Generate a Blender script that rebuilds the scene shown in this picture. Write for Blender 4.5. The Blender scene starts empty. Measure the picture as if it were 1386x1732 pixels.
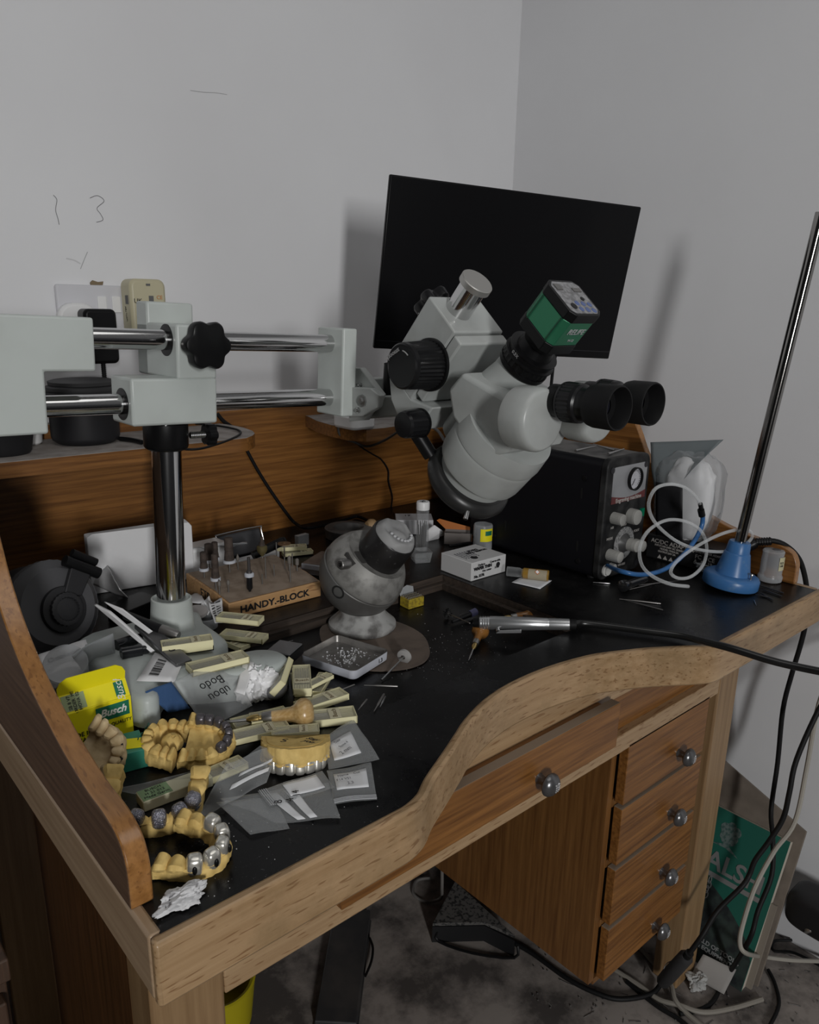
import bpy, bmesh, math, random
from mathutils import Vector, Matrix, noise
random.seed(7)
scene = bpy.context.scene
COL = scene.collection
R = math.radians
# ------------------------------------------------------------------ camera
H = 0.965                       # height of the bench top
CAM = Vector((-0.188, -0.510, H + 0.5))
ROW = (Vector((0.75396848, -0.65669023, 0.01701406)),      # image right
       Vector((-0.16958635, -0.21959945, -0.9607375)),     # image down
       Vector((0.63464321, 0.72148044, -0.27693676)))      # forward
FPX, CX, CY = 1311.94, 684.467, 896.869
cd = bpy.data.cameras.new('camera'); cam = bpy.data.objects.new('camera', cd); COL.objects.link(cam)
cd.sensor_fit = 'HORIZONTAL'; cd.sensor_width = 36.0
cd.lens = 36.0 * FPX / 1386
cd.shift_x = (693 - CX) / 1386; cd.shift_y = (CY - 866) / 1386
cd.clip_start = 0.02
rm = Matrix((ROW[0], -ROW[1], -ROW[2])).transposed()
cam.matrix_world = Matrix.Translation(CAM) @ rm.to_4x4()
scene.camera = cam
# ------------------------------------------------------------------ light
scene.view_settings.view_transform = 'Standard'
scene.view_settings.look = 'None'
scene.view_settings.gamma = 1.0
scene.view_settings.use_curve_mapping = False
scene.view_settings.exposure = -0.06
wd = bpy.data.worlds.new('room_light'); scene.world = wd; wd.use_nodes = True
nt = wd.node_tree; nt.nodes.clear()
wo = nt.nodes.new('ShaderNodeOutputWorld'); bg = nt.nodes.new('ShaderNodeBackground')
tc = nt.nodes.new('ShaderNodeTexCoord'); sp = nt.nodes.new('ShaderNodeSeparateXYZ')
nt.links.new(tc.outputs['Generated'], sp.inputs[0])
rp = nt.nodes.new('ShaderNodeValToRGB')        # darker below, brighter towards the ceiling
mp = nt.nodes.new('ShaderNodeMapRange'); mp.inputs[1].default_value = -1; mp.inputs[2].default_value = 1
nt.links.new(sp.outputs['Z'], mp.inputs[0]); nt.links.new(mp.outputs[0], rp.inputs[0])
cr = rp.color_ramp; cr.elements[0].position = 0.30; cr.elements[0].color = (.02, .02, .02, 1)
cr.elements[1].position = 0.62; cr.elements[1].color = (.44, .44, .445, 1)
e = cr.elements.new(0.50); e.color = (.16, .16, .17, 1)
bg.inputs[1].default_value = 0.235
mx_ = nt.nodes.new('ShaderNodeMapRange'); mx_.inputs[1].default_value = -1; mx_.inputs[2].default_value = .5; mx_.inputs[3].default_value = .18; mx_.inputs[4].default_value = 1
nt.links.new(sp.outputs['X'], mx_.inputs[0])        # the room is darker towards the left
ml_ = nt.nodes.new('ShaderNodeVectorMath'); ml_.operation = 'SCALE'; nt.links.new(rp.outputs[0], ml_.inputs[0]); nt.links.new(mx_.outputs[0], ml_.inputs['Scale'])
nt.links.new(ml_.outputs[0], bg.inputs[0]); nt.links.new(bg.outputs[0], wo.inputs[0])
def area(name, loc, target, sx, sy, power, color=(1, 1, 1)):
    ld = bpy.data.lights.new(name, 'AREA'); ld.shape = 'RECTANGLE'; ld.size = sx; ld.size_y = sy
    ld.energy = power; ld.color = color
    o = bpy.data.objects.new(name, ld); COL.objects.link(o); o.location = loc
    o.rotation_euler = (Vector(target) - Vector(loc)).to_track_quat('-Z', 'Y').to_euler()
    return o
area('ceiling_light', (0.3, -0.6, 2.75), (0.3, -0.6, 0), 1.2, 1.2, 6.0, (1, .985, .96))
area('window_light', (-1.52, -3.83, 1.86), (0.75, 0.6, 1.35), 0.24, 0.90, 98, (1, .995, .985))
# ------------------------------------------------------------------ geometry helpers
def ray(u, v):
    x, y = (u - CX) / FPX, (v - CY) / FPX
    return ROW[0] * x + ROW[1] * y + ROW[2]
def P(u, v, z=H):               # the point of the level plane z that the photo shows at u, v
    r = ray(u, v); return CAM + r * ((z - CAM.z) / r.z)
def PX(u, v, x):
    r = ray(u, v); return CAM + r * ((x - CAM.x) / r.x)
def PY(u, v, y):
    r = ray(u, v); return CAM + r * ((y - CAM.y) / r.y)
def basis(d, up=(0, 0, 1)):
    d = Vector(d).normalized(); up = Vector(up)
    if abs(d.dot(up)) > .98: up = Vector((0, 1, 0))
    x = up.cross(d).normalized(); y = d.cross(x)
    return Matrix((x, y, d)).transposed()
class MB:
    def __init__(s): s.bm = bmesh.new()
    def poly(s, pts, mi=0):
        f = s.bm.faces.new([s.bm.verts.new(p) for p in pts]); f.material_index = mi; return f
    def hull8(s, p, mi=0):      # 8 corners: bottom 4, top 4
        v = [s.bm.verts.new(q) for q in p]
        for a in ((3,2,1,0),(4,5,6,7),(0,1,5,4),(1,2,6,5),(2,3,7,6),(3,0,4,7)):
            s.bm.faces.new([v[i] for i in a]).material_index = mi
    def box(s, x0, x1, y0, y1, z0, z1, mi=0):
        s.hull8([(x0,y0,z0),(x1,y0,z0),(x1,y1,z0),(x0,y1,z0),(x0,y0,z1),(x1,y0,z1),(x1,y1,z1),(x0,y1,z1)], mi); return s
    def prism(s, pts, off, mi=0, smooth=False):     # polygon pts (3-D) pushed along off
        off = Vector(off); a = [s.bm.verts.new(p) for p in pts]; b = [s.bm.verts.new(Vector(p) + off) for p in pts]
        n = len(a)
        s.bm.faces.new(a[::-1]).material_index = mi; s.bm.faces.new(b).material_index = mi
        for i in range(n):
            f = s.bm.faces.new((a[i], a[(i+1)%n], b[(i+1)%n], b[i])); f.material_index = mi; f.smooth = smooth
        return s
    def rings(s, rs, closed=True, cap=True, mi=0, smooth=True, loop=False):
        V = [[s.bm.verts.new(p) for p in r] for r in rs]; n = len(V[0])
        pr = list(zip(V, V[1:])) + ([(V[-1], V[0])] if loop else [])
        for a, b in pr:
            for i in range(n if closed else n - 1):
                f = s.bm.faces.new((a[i], a[(i+1)%n], b[(i+1)%n], b[i])); f.smooth = smooth; f.material_index = mi
        if cap and closed and not loop:
            s.bm.faces.new(V[0][::-1]).material_index = mi; s.bm.faces.new(V[-1]).material_index = mi
        return s
    def lathe(s, o, d, prof, n=28, mi=0, cap=True, sx=1, up=(0,0,1), ribs=0, rib=0.0):
        # prof: (distance along d, radius)
        o = Vector(o); B = basis(d, up); rs = []
        for t, r in prof:
            q = []
            for i in range(n):
                a = 2 * math.pi * i / n; rr = max(r, 1e-5)
                if ribs and i % 2: rr -= rib
                q.append(o + B @ Vector((math.cos(a) * rr * sx, math.sin(a) * rr, t)))
            rs.append(q)
        return s.rings(rs, cap=cap, mi=mi)
    def cyl(s, a, b, r, r2=None, n=20, mi=0):
        a, b = Vector(a), Vector(b); L = (b - a).length
        return s.lathe(a, b - a, [(0, r), (L, r if r2 is None else r2)], n=n, mi=mi)
    def tube(s, pts, r, n=8, mi=0, sub=4, loop=False):
        P_ = smooth_path(pts, sub, loop) if sub > 1 else [Vector(p) for p in pts]
        N = len(P_); up = None; rs = []
        for i, p in enumerate(P_):
            if loop: t = P_[(i+1) % N] - P_[i-1]
            else: t = P_[min(i+1, N-1)] - P_[max(i-1, 0)]
            t.normalize()
            if up is None: up = Vector((0,0,1)) if abs(t.z) < .9 else Vector((1,0,0))
            x = up.cross(t).normalized(); up = t.cross(x)
            rr = r(i / (N - 1)) if callable(r) else r
            rs.append([p + x * math.cos(2*math.pi*k/n) * rr + up * math.sin(2*math.pi*k/n) * rr for k in range(n)])
        return s.rings(rs, loop=loop, mi=mi)
    def ball(s, c, r, n=12, mi=0, sc=(1,1,1)):
        c = Vector(c); rs = []
        for j in range(n + 1):
            ph = math.pi * j / n
            rs.append([c + Vector((math.sin(ph)*math.cos(2*math.pi*i/(2*n))*r*sc[0]+1e-6*math.cos(i), math.sin(ph)*math.sin(2*math.pi*i/(2*n))*r*sc[1]+1e-6*math.sin(i), -math.cos(ph)*r*sc[2])) for i in range(2*n)])
        return s.rings(rs, mi=mi)
    def grid(s, fn, nu, nv, mi=0, smooth=True, cu=False):   # fn(u,v) with u, v in 0..1
        V = [[s.bm.verts.new(fn(i/nu, j/nv)) for j in range(nv+1)] for i in range(nu + (0 if cu else 1))]
        for i in range(nu):
            for j in range(nv):
                a, b = V[i], V[(i+1) % len(V)]
                f = s.bm.faces.new((a[j], b[j], b[j+1], a[j+1])); f.smooth = smooth; f.material_index = mi
        return s
    def xf(s, m):
        bmesh.ops.transform(s.bm, matrix=m, verts=s.bm.verts); return s
    def build(s, name, mat, parent=None, bevel=0, seg=2, solid=0, sub=0, weld=False):
        if weld: bmesh.ops.remove_doubles(s.bm, verts=s.bm.verts, dist=1e-5)
        bmesh.ops.recalc_face_normals(s.bm, faces=s.bm.faces)
        me = bpy.data.meshes.new(name); s.bm.to_mesh(me); s.bm.free()
        try: me.set_sharp_from_angle(angle=R(38))
        except Exception: pass
        for m in (mat if isinstance(mat, (list, tuple)) else [mat]): me.materials.append(m)
        o = bpy.data.objects.new(name, me); COL.objects.link(o); o.parent = parent
        if solid:
            m = o.modifiers.new('s', 'SOLIDIFY'); m.thickness = solid; m.offset = 0
        if bevel:
            m = o.modifiers.new('b', 'BEVEL'); m.width = bevel; m.segments = seg; m.limit_method = 'ANGLE'; m.angle_limit = R(40)
            for p in me.polygons: p.use_smooth = True
            m = o.modifiers.new('n', 'WEIGHTED_NORMAL'); m.keep_sharp = True
        if sub:
            m = o.modifiers.new('u', 'SUBSURF'); m.levels = m.render_levels = sub
        return o
def smooth_path(pts, sub, loop=False):
    p = [Vector(q) for q in pts]; n = len(p); out = []
    rng = range(n if loop else n - 1)
    for i in rng:
        if loop: a, b, c, d = p[i-1], p[i], p[(i+1) % n], p[(i+2) % n]
        else: a, b, c, d = p[max(i-1, 0)], p[i], p[i+1], p[min(i+2, n-1)]
        for k in range(sub):
            t = k / sub
            out.append(.5 * ((2*b) + (c-a)*t + (2*a-5*b+4*c-d)*t*t + (3*b-a-3*c+d)*t**3))
    if not loop: out.append(p[-1])
    return out
def thing(name, label, cat, loc=(0,0,0), rz=0, group=None, rot=None):
    o = bpy.data.objects.new(name, None); COL.objects.link(o); o.empty_display_size = .02
    o.location = loc; o.rotation_euler = rot if rot else (0, 0, rz)
    o['label'] = label; o['category'] = cat
    if group: o['group'] = group
    return o
def tag(o, label, cat, group=None, kind=None):
    o['label'] = label; o['category'] = cat
    if group: o['group'] = group
    if kind: o['kind'] = kind
    return o
def struct(o, label=None):
    o['kind'] = 'structure'
    return o
def placed(o, loc, rz=0, rot=None):
    o.location = loc; o.rotation_euler = rot if rot else (0, 0, rz); return o
FONT_CACHE = {}
def text(name, s, size, mat, parent, m, depth=0.0003, align='CENTER', bold=0, shear=0, sx=1.0):
    c = bpy.data.curves.new('t', 'FONT'); c.body = s; c.size = size; c.align_x = align; c.align_y = 'CENTER'
    c.extrude = depth; c.offset = bold; c.shear = shear; c.resolution_u = 3
    t = bpy.data.objects.new('t', c); COL.objects.link(t)
    dg = bpy.context.evaluated_depsgraph_get(); dg.update()
    me = bpy.data.meshes.new_from_object(t.evaluated_get(dg)); bpy.data.objects.remove(t); bpy.data.curves.remove(c)
    me.transform(m @ Matrix.Diagonal((sx, 1, 1, 1))); me.name = name; me.materials.clear(); me.materials.append(mat)
    o = bpy.data.objects.new(name, me); COL.objects.link(o); o.parent = parent
    return o
def plane_m(o, x, y):           # matrix whose local x, y axes follow the given directions
    x = Vector(x).normalized(); y = Vector(y); y = (y - x * y.dot(x)).normalized(); z = x.cross(y)
    m = Matrix((x, y, z)).transposed().to_4x4(); m.translation = Vector(o); return m
# ------------------------------------------------------------------ materials
MATS = {}
def mat(name, col, rough=.5, metal=0, spec=.5, trans=0, alpha=1, ior=1.45, coat=0, bump=None, noise_=None, emit=None):
    if name in MATS: return MATS[name]
    m = bpy.data.materials.new(name); m.use_nodes = True; n = m.node_tree; b = n.nodes['Principled BSDF']
    b.inputs['Base Color'].default_value = (*col, 1); b.inputs['Roughness'].default_value = rough
    b.inputs['Metallic'].default_value = metal; b.inputs['Specular IOR Level'].default_value = spec
    b.inputs['Transmission Weight'].default_value = trans; b.inputs['Alpha'].default_value = alpha
    b.inputs['IOR'].default_value = ior; b.inputs['Coat Weight'].default_value = coat
    tcn = n.nodes.new('ShaderNodeTexCoord')
    if noise_:                  # (scale, other colour, low, high)
        nz = n.nodes.new('ShaderNodeTexNoise'); nz.inputs['Scale'].default_value = noise_[0]; nz.inputs['Detail'].default_value = 6
        n.links.new(tcn.outputs['Object'], nz.inputs['Vector'])
        r = n.nodes.new('ShaderNodeValToRGB'); n.links.new(nz.outputs['Fac'], r.inputs[0])
        r.color_ramp.elements[0].position = noise_[2]; r.color_ramp.elements[0].color = (*noise_[1], 1)
        r.color_ramp.elements[1].position = noise_[3]; r.color_ramp.elements[1].color = (*col, 1)
        n.links.new(r.outputs[0], b.inputs['Base Color'])
    if bump:                    # (scale, strength)
        nz = n.nodes.new('ShaderNodeTexNoise'); nz.inputs['Scale'].default_value = bump[0]; nz.inputs['Detail'].default_value = 4
        n.links.new(tcn.outputs['Object'], nz.inputs['Vector'])
        bp = n.nodes.new('ShaderNodeBump'); bp.inputs['Strength'].default_value = bump[1]; bp.inputs['Distance'].default_value = .002
        n.links.new(nz.outputs['Fac'], bp.inputs['Height']); n.links.new(bp.outputs[0], b.inputs['Normal'])
    if emit: b.inputs['Emission Color'].default_value = (*emit, 1); b.inputs['Emission Strength'].default_value = 1
    MATS[name] = m; return m
def wood(name, dark, light, axis, fleck=None, rough=.42, scale=1.0, coat=.15, grime=None):
    if name in MATS: return MATS[name]
    m = bpy.data.materials.new(name); m.use_nodes = True; n = m.node_tree; b = n.nodes['Principled BSDF']
    tcn = n.nodes.new('ShaderNodeTexCoord'); mp = n.nodes.new('ShaderNodeMapping')
    sc = [60 * scale] * 3; sc[axis] = 2.2 * scale; mp.inputs['Scale'].default_value = sc
    n.links.new(tcn.outputs['Object'], mp.inputs[0])
    nz = n.nodes.new('ShaderNodeTexNoise'); nz.inputs['Scale'].default_value = 2.4; nz.inputs['Detail'].default_value = 7; nz.inputs['Roughness'].default_value = .62
    n.links.new(mp.outputs[0], nz.inputs['Vector'])
    r = n.nodes.new('ShaderNodeValToRGB'); n.links.new(nz.outputs['Fac'], r.inputs[0])
    r.color_ramp.elements[0].position = .33; r.color_ramp.elements[0].color = (*dark, 1)
    r.color_ramp.elements[1].position = .68; r.color_ramp.elements[1].color = (*light, 1)
    out = r.outputs[0]
    if fleck:
        mp2 = n.nodes.new('ShaderNodeMapping'); sc = [240.0] * 3; sc[axis] = 34.0; mp2.inputs['Scale'].default_value = sc
        n.links.new(tcn.outputs['Object'], mp2.inputs[0])
        n2 = n.nodes.new('ShaderNodeTexNoise'); n2.inputs['Scale'].default_value = 1; n2.inputs['Detail'].default_value = 1
        n.links.new(mp2.outputs[0], n2.inputs['Vector'])
        r2 = n.nodes.new('ShaderNodeValToRGB'); n.links.new(n2.outputs['Fac'], r2.inputs[0])
        r2.color_ramp.elements[0].position = .61; r2.color_ramp.elements[0].color = (0, 0, 0, 1)
        r2.color_ramp.elements[1].position = .67; r2.color_ramp.elements[1].color = (.75, .75, .75, 1)
        mx = n.nodes.new('ShaderNodeMix'); mx.data_type = 'RGBA'
        n.links.new(r2.outputs[0], mx.inputs[0]); n.links.new(out, mx.inputs[6]); mx.inputs[7].default_value = (*fleck, 1)
        out = mx.outputs[2]
    if grime:
        n3 = n.nodes.new('ShaderNodeTexNoise'); n3.inputs['Scale'].default_value = 7; n3.inputs['Detail'].default_value = 9; n3.inputs['Roughness'].default_value = .7
        n.links.new(tcn.outputs['Object'], n3.inputs['Vector']); r3 = n.nodes.new('ShaderNodeValToRGB'); n.links.new(n3.outputs['Fac'], r3.inputs[0])
        r3.color_ramp.elements[0].position = .46; r3.color_ramp.elements[0].color = (0, 0, 0, 1); r3.color_ramp.elements[1].position = .68; r3.color_ramp.elements[1].color = (.62, .62, .62, 1)
        m3 = n.nodes.new('ShaderNodeMix'); m3.data_type = 'RGBA'; n.links.new(r3.outputs[0], m3.inputs[0]); n.links.new(out, m3.inputs[6]); m3.inputs[7].default_value = (*grime, 1); out = m3.outputs[2]
    n.links.new(out, b.inputs['Base Color']); b.inputs['Roughness'].default_value = rough; b.inputs['Coat Weight'].default_value = coat
    b.inputs['Coat Roughness'].default_value = .25
    MATS[name] = m; return m
DK, LT = (.12, .044, .008), (.29, .125, .030)
bamboo_x = wood('bamboo_x', DK, LT, 0); bamboo_z = wood('bamboo_z', (.12, .048, .012), (.24, .11, .032), 2); bamboo_y = wood('bamboo_y', DK, LT, 1)
oak_y = wood('oak_edge', (.25, .11, .03), (.38, .18, .055), 1, fleck=(.20, .085, .025), rough=.3, coat=.4)
beech_x = wood('beech_x', (.34, .215, .11), (.47, .32, .18), 0, fleck=(.22, .11, .045), scale=.7)
beech_z = wood('beech_z', (.22, .13, .06), (.33, .21, .105), 2, scale=.7)
beech_g = wood('beech_worn', (.33, .205, .10), (.45, .30, .165), 0, fleck=(.20, .10, .04), scale=.7, grime=(.16, .105, .045))
beech_y = wood('beech_y', (.30, .20, .12), (.42, .30, .19), 1, scale=.7)
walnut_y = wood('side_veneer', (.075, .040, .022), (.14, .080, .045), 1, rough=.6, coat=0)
white_paint = mat('grey_enamel', (.52, .56, .54), .38, noise_=(9, (.46, .49, .47), .35, .6))
grey_paint = mat('scope_grey', (.42, .44, .43), .33, noise_=(14, (.34, .35, .34), .30, .55))
chrome = mat('chrome', (.62, .62, .62), .12, 1)
steel = mat('steel', (.5, .5, .5), .28, 1)
dullsteel = mat('dull_steel', (.33, .32, .31), .4, 1)
black = mat('black_plastic', (.006, .006, .0065), .36, spec=.28)
rubber = mat('black_rubber', (.008, .008, .0085), .55, spec=.25)
satin = mat('satin_black', (.010, .010, .011), .3, spec=.35)
white = mat('white_plastic', (.78, .78, .78), .4)
paper = mat('paper', (.82, .82, .83), .8)
tissue_m = mat('tissue', (.88, .88, .89), .9, bump=(60, .3))
ink = mat('ink', (.012, .012, .014), .6)
cream = mat('cream_plastic', (.72, .68, .46), .4)
brass = mat('brass', (.55, .40, .16), .3, 1)
def film(name, tint, a, rough=.2):      # thin clear plastic: mostly see-through, partly glossy
    m = bpy.data.materials.new(name); m.use_nodes = True; n = m.node_tree; n.nodes.clear()
    o = n.nodes.new('ShaderNodeOutputMaterial'); t = n.nodes.new('ShaderNodeBsdfTransparent'); p = n.nodes.new('ShaderNodeBsdfPrincipled')
    p.inputs['Base Color'].default_value = (*tint, 1); p.inputs['Roughness'].default_value = rough
    fr = n.nodes.new('ShaderNodeLayerWeight'); fr.inputs[0].default_value = .35
    mt = n.nodes.new('ShaderNodeMapRange'); mt.inputs[3].default_value = a; mt.inputs[4].default_value = min(1, a + .55)
    n.links.new(fr.outputs['Facing'], mt.inputs[0])
    x = n.nodes.new('ShaderNodeMixShader'); n.links.new(mt.outputs[0], x.inputs[0]); n.links.new(t.outputs[0], x.inputs[1]); n.links.new(p.outputs[0], x.inputs[2])
    n.links.new(x.outputs[0], o.inputs[0]); MATS[name] = m; return m
clear = film('clear_plastic', (.6, .62, .64), .10)
clear2 = film('clear_bag', (.55, .57, .58), .075, .22)
frost = film('frosted_plastic', (.50, .52, .54), .38, .3)
tubeclear = film('clear_tube', (.75, .77, .78), .16, .12)
# ------------------------------------------------------------------ the room
def wall_mat():
    m = bpy.data.materials.new('wall_paint'); m.use_nodes = True; n = m.node_tree; b = n.nodes['Principled BSDF']
    tcn = n.nodes.new('ShaderNodeTexCoord'); nz = n.nodes.new('ShaderNodeTexNoise'); nz.inputs['Scale'].default_value = 1.6; nz.inputs['Detail'].default_value = 8
    n.links.new(tcn.outputs['Object'], nz.inputs['Vector']); r = n.nodes.new('ShaderNodeValToRGB'); n.links.new(nz.outputs['Fac'], r.inputs[0])
    r.color_ramp.elements[0].position = .3; r.color_ramp.elements[0].color = (.70, .70, .715, 1)
    r.color_ramp.elements[1].position = .7; r.color_ramp.elements[1].color = (.76, .765, .78, 1)
    n.links.new(r.outputs[0], b.inputs['Base Color']); b.inputs['Roughness'].default_value = .75
    nb = n.nodes.new('ShaderNodeTexNoise'); nb.inputs['Scale'].default_value = 26; n.links.new(tcn.outputs['Object'], nb.inputs['Vector'])
    bp = n.nodes.new('ShaderNodeBump'); bp.inputs['Strength'].default_value = .12; bp.inputs['Distance'].default_value = .003
    n.links.new(nb.outputs['Fac'], bp.inputs['Height']); n.links.new(bp.outputs[0], b.inputs['Normal']); return m
wallm = wall_mat()
def floor_mat():
    m = bpy.data.materials.new('dirty_concrete'); m.use_nodes = True; n = m.node_tree; b = n.nodes['Principled BSDF']
    tcn = n.nodes.new('ShaderNodeTexCoord'); nz = n.nodes.new('ShaderNodeTexNoise'); nz.inputs['Scale'].default_value = 5; nz.inputs['Detail'].default_value = 10; nz.inputs['Roughness'].default_value = .65
    n.links.new(tcn.outputs['Object'], nz.inputs['Vector']); r = n.nodes.new('ShaderNodeValToRGB'); n.links.new(nz.outputs['Fac'], r.inputs[0])
    r.color_ramp.elements[0].position = .40; r.color_ramp.elements[0].color = (.075, .065, .06, 1)
    r.color_ramp.elements[1].position = .56; r.color_ramp.elements[1].color = (.30, .265, .24, 1)
    n.links.new(r.outputs[0], b.inputs['Base Color']); b.inputs['Roughness'].default_value = .85
    bp = n.nodes.new('ShaderNodeBump'); bp.inputs['Strength'].default_value = .4; bp.inputs['Distance'].default_value = .004
    n.links.new(nz.outputs['Fac'], bp.inputs['Height']); n.links.new(bp.outputs[0], b.inputs['Normal']); return m
WX, WY = 1.545, 1.036
struct(MB().box(-2.2, WX + .12, WY, WY + .12, 0, 2.9).build('wall_back', wallm))
struct(MB().box(WX, WX + .12, -1.6, WY, 0, 2.9).build('wall_right', wallm))
struct(MB().box(-2.2, WX + .12, -1.6, WY + .12, -.1, 0).build('floor', floor_mat()))
# pencil and scuff marks on the back wall
gm = mat('scuff', (.42, .42, .43), .8); gm2 = mat('pencil_mark', (.16, .16, .17), .8); gm3 = mat('wall_smudge', (.60, .60, .61), .9)
def wmark(pts, r, m=gm2):
    q = [PY(u, v, WY) for u, v in pts]
    b = MB().tube(q, r, n=6, sub=5); 
    for v in b.bm.verts: v.co.y = WY - .0006 + (v.co.y - WY) * .15
    o = b.build('wall_scuff', m)
    return o
tag(wmark([(90,330),(96,338),(94,355),(98,370),(100,380)], .0006), 'thin vertical pencil stroke on the wall above the socket', 'mark')
tag(wmark([(152,335),(165,331),(176,340),(164,352),(170,362),(174,372),(163,376)], .0006), 'curly pencil mark shaped like an S above the socket', 'mark')
tag(wmark([(322,153),(345,156),(365,157),(384,160)], .0006, gm), 'faint horizontal scuff high on the back wall', 'mark')
tag(wmark([(112,437),(125,440),(136,446)], .0014, gm3), 'grey smudge just above the socket plate', 'mark')
tag(wmark([(136,455),(142,440),(148,426)], .0008, gm), 'slanting scratch above the socket plate', 'mark')
# ------------------------------------------------------------------ the bench
bench = thing('jewellers_bench', 'large wooden jeweller\'s bench with black top, curved cut-out front and four small drawers', 'workbench')
BW, BD = 1.32, 1.0
curve = [(.265,0),(.281,.001),(.305,.008),(.331,.024),(.376,.046),(.420,.068),(.456,.086),(.5095,.105),(.569,.1155),(.646,.1155),(.727,.102),(.775,.083),(.820,.061),(.860,.036),(.887,.018),(.912,.004),(.9345,0)]
front = [(0,0)] + [(p.x, p.y) for p in smooth_path([(x, y, 0) for x, y in curve], 3)] + [(BW,0)]
def inset(pts, d):              # push a front curve inwards
    out = []
    for i, (x, y) in enumerate(pts):
        a = Vector(pts[max(i-1,0)]); b = Vector(pts[min(i+1,len(pts)-1)]); t = (b - a).normalized(); out.append((x - t.y * d, y + t.x * d))
    return out
inn = inset(front, .010)
def topmat():
    m = bpy.data.materials.new('black_laminate'); m.use_nodes = True; n = m.node_tree; b = n.nodes['Principled BSDF']; b.inputs['Specular IOR Level'].default_value = .3
    tcn = n.nodes.new('ShaderNodeTexCoord')
    def nz(sc, d=8):
        q = n.nodes.new('ShaderNodeTexNoise'); q.inputs['Scale'].default_value = sc; q.inputs['Detail'].default_value = d; q.inputs['Roughness'].default_value = .7
        n.links.new(tcn.outputs['Object'], q.inputs['Vector']); return q
    a = nz(5); c = nz(260, 2); r = n.nodes.new('ShaderNodeValToRGB'); n.links.new(c.outputs['Fac'], r.inputs[0])
    r.color_ramp.elements[0].position = .66; r.color_ramp.elements[0].color = (0,0,0,1); r.color_ramp.elements[1].position = .78; r.color_ramp.elements[1].color = (1,1,1,1)
    r2 = n.nodes.new('ShaderNodeValToRGB'); n.links.new(a.outputs['Fac'], r2.inputs[0])
    r2.color_ramp.elements[0].position = .48; r2.color_ramp.elements[0].color = (.0035,.0035,.004,1); r2.color_ramp.elements[1].position = .75; r2.color_ramp.elements[1].color = (.014,.0135,.013,1)
    mu = n.nodes.new('ShaderNodeMix'); mu.data_type = 'RGBA'; mu.blend_type = 'ADD'; mm = n.nodes.new('ShaderNodeMath'); mm.operation = 'MULTIPLY'
    n.links.new(r.outputs[0], mm.inputs[0]); n.links.new(a.outputs['Fac'], mm.inputs[1]); m3 = n.nodes.new('ShaderNodeMath'); m3.operation = 'MULTIPLY'; m3.inputs[1].default_value = .35
    n.links.new(mm.outputs[0], m3.inputs[0]); n.links.new(m3.outputs[0], mu.inputs[0]); n.links.new(r2.outputs[0], mu.inputs[6]); mu.inputs[7].default_value = (.5,.5,.5,1)
    n.links.new(mu.outputs[2], b.inputs['Base Color'])
    rr = n.nodes.new('ShaderNodeMapRange'); rr.inputs[1].default_value = .35; rr.inputs[2].default_value = .7; rr.inputs[3].default_value = .20; rr.inputs[4].default_value = .5
    n.links.new(a.outputs['Fac'], rr.inputs[0]); n.links.new(rr.outputs[0], b.inputs['Roughness']); return m
lam = topmat()
RX0, RX1, RY0, RY1, RD = .345, .815, .186, .515, .027
# top sheet with the hole for the sunken tray, cut into convex strips
def sheet(z0, z1, fr, x0, x1, y1, mt, name):
    b = MB()
    xs = sorted(set([x0, x1, RX0, RX1] + [x for x, y in fr if x0 < x < x1]))
    def fy(x):
        for (xa, ya), (xb, yb) in zip(fr, fr[1:]):
            if xa <= x <= xb: return ya + (yb - ya) * (x - xa) / max(xb - xa, 1e-9)
        return fr[-1][1]
    top = {}
    def V(x, y, z):
        k = (round(x, 6), round(y, 6), z)
        if k not in top: top[k] = b.bm.verts.new((x, y, z))
        return top[k]
    for a, c in zip(xs, xs[1:]):
        inside = a >= RX0 - 1e-6 and c <= RX1 + 1e-6
        spans = [(fy(a), fy(c), RY0, RY0), (RY1, RY1, y1, y1)] if inside else [(fy(a), fy(c), RY0, RY0), (RY0, RY0, RY1, RY1), (RY1, RY1, y1, y1)]
        for ya, yc, yd, ye in spans:
            b.bm.faces.new((V(a, ya, z1), V(c, yc, z1), V(c, ye, z1), V(a, yd, z1)))
    return b.build(name, mt, bench)
sheet(H-.002, H-.0006, inn, .010, BW-.010, BD, lam, 'work_surface')
tray = MB(); tray.box(RX0-.02, RX1+.02, RY0-.02, RY1+.02, H-RD-.012, H-RD)
tray.build('sunken_tray', lam, bench)
wb = wood('tray_edge', (.030, .022, .017), (.075, .055, .042), 0, rough=.6, coat=0)
fr_ = MB()
for i, (o, z) in enumerate(((0, H-.001), (.012, H-.013))):
    for q in ((RX0-.02, RX1+.02, RY1-o, RY1+.02), (RX1-o, RX1+.02, RY0-.0, RY1-o), (RX0-.02, RX0+o, RY0, RY1-o), (RX0-.02, RX1+.02, RY0-.02, RY0)):
        fr_.box(*q[:4], H-RD-.001, z-.0011)
fr_.build('tray_frame', wb, bench)
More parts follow.
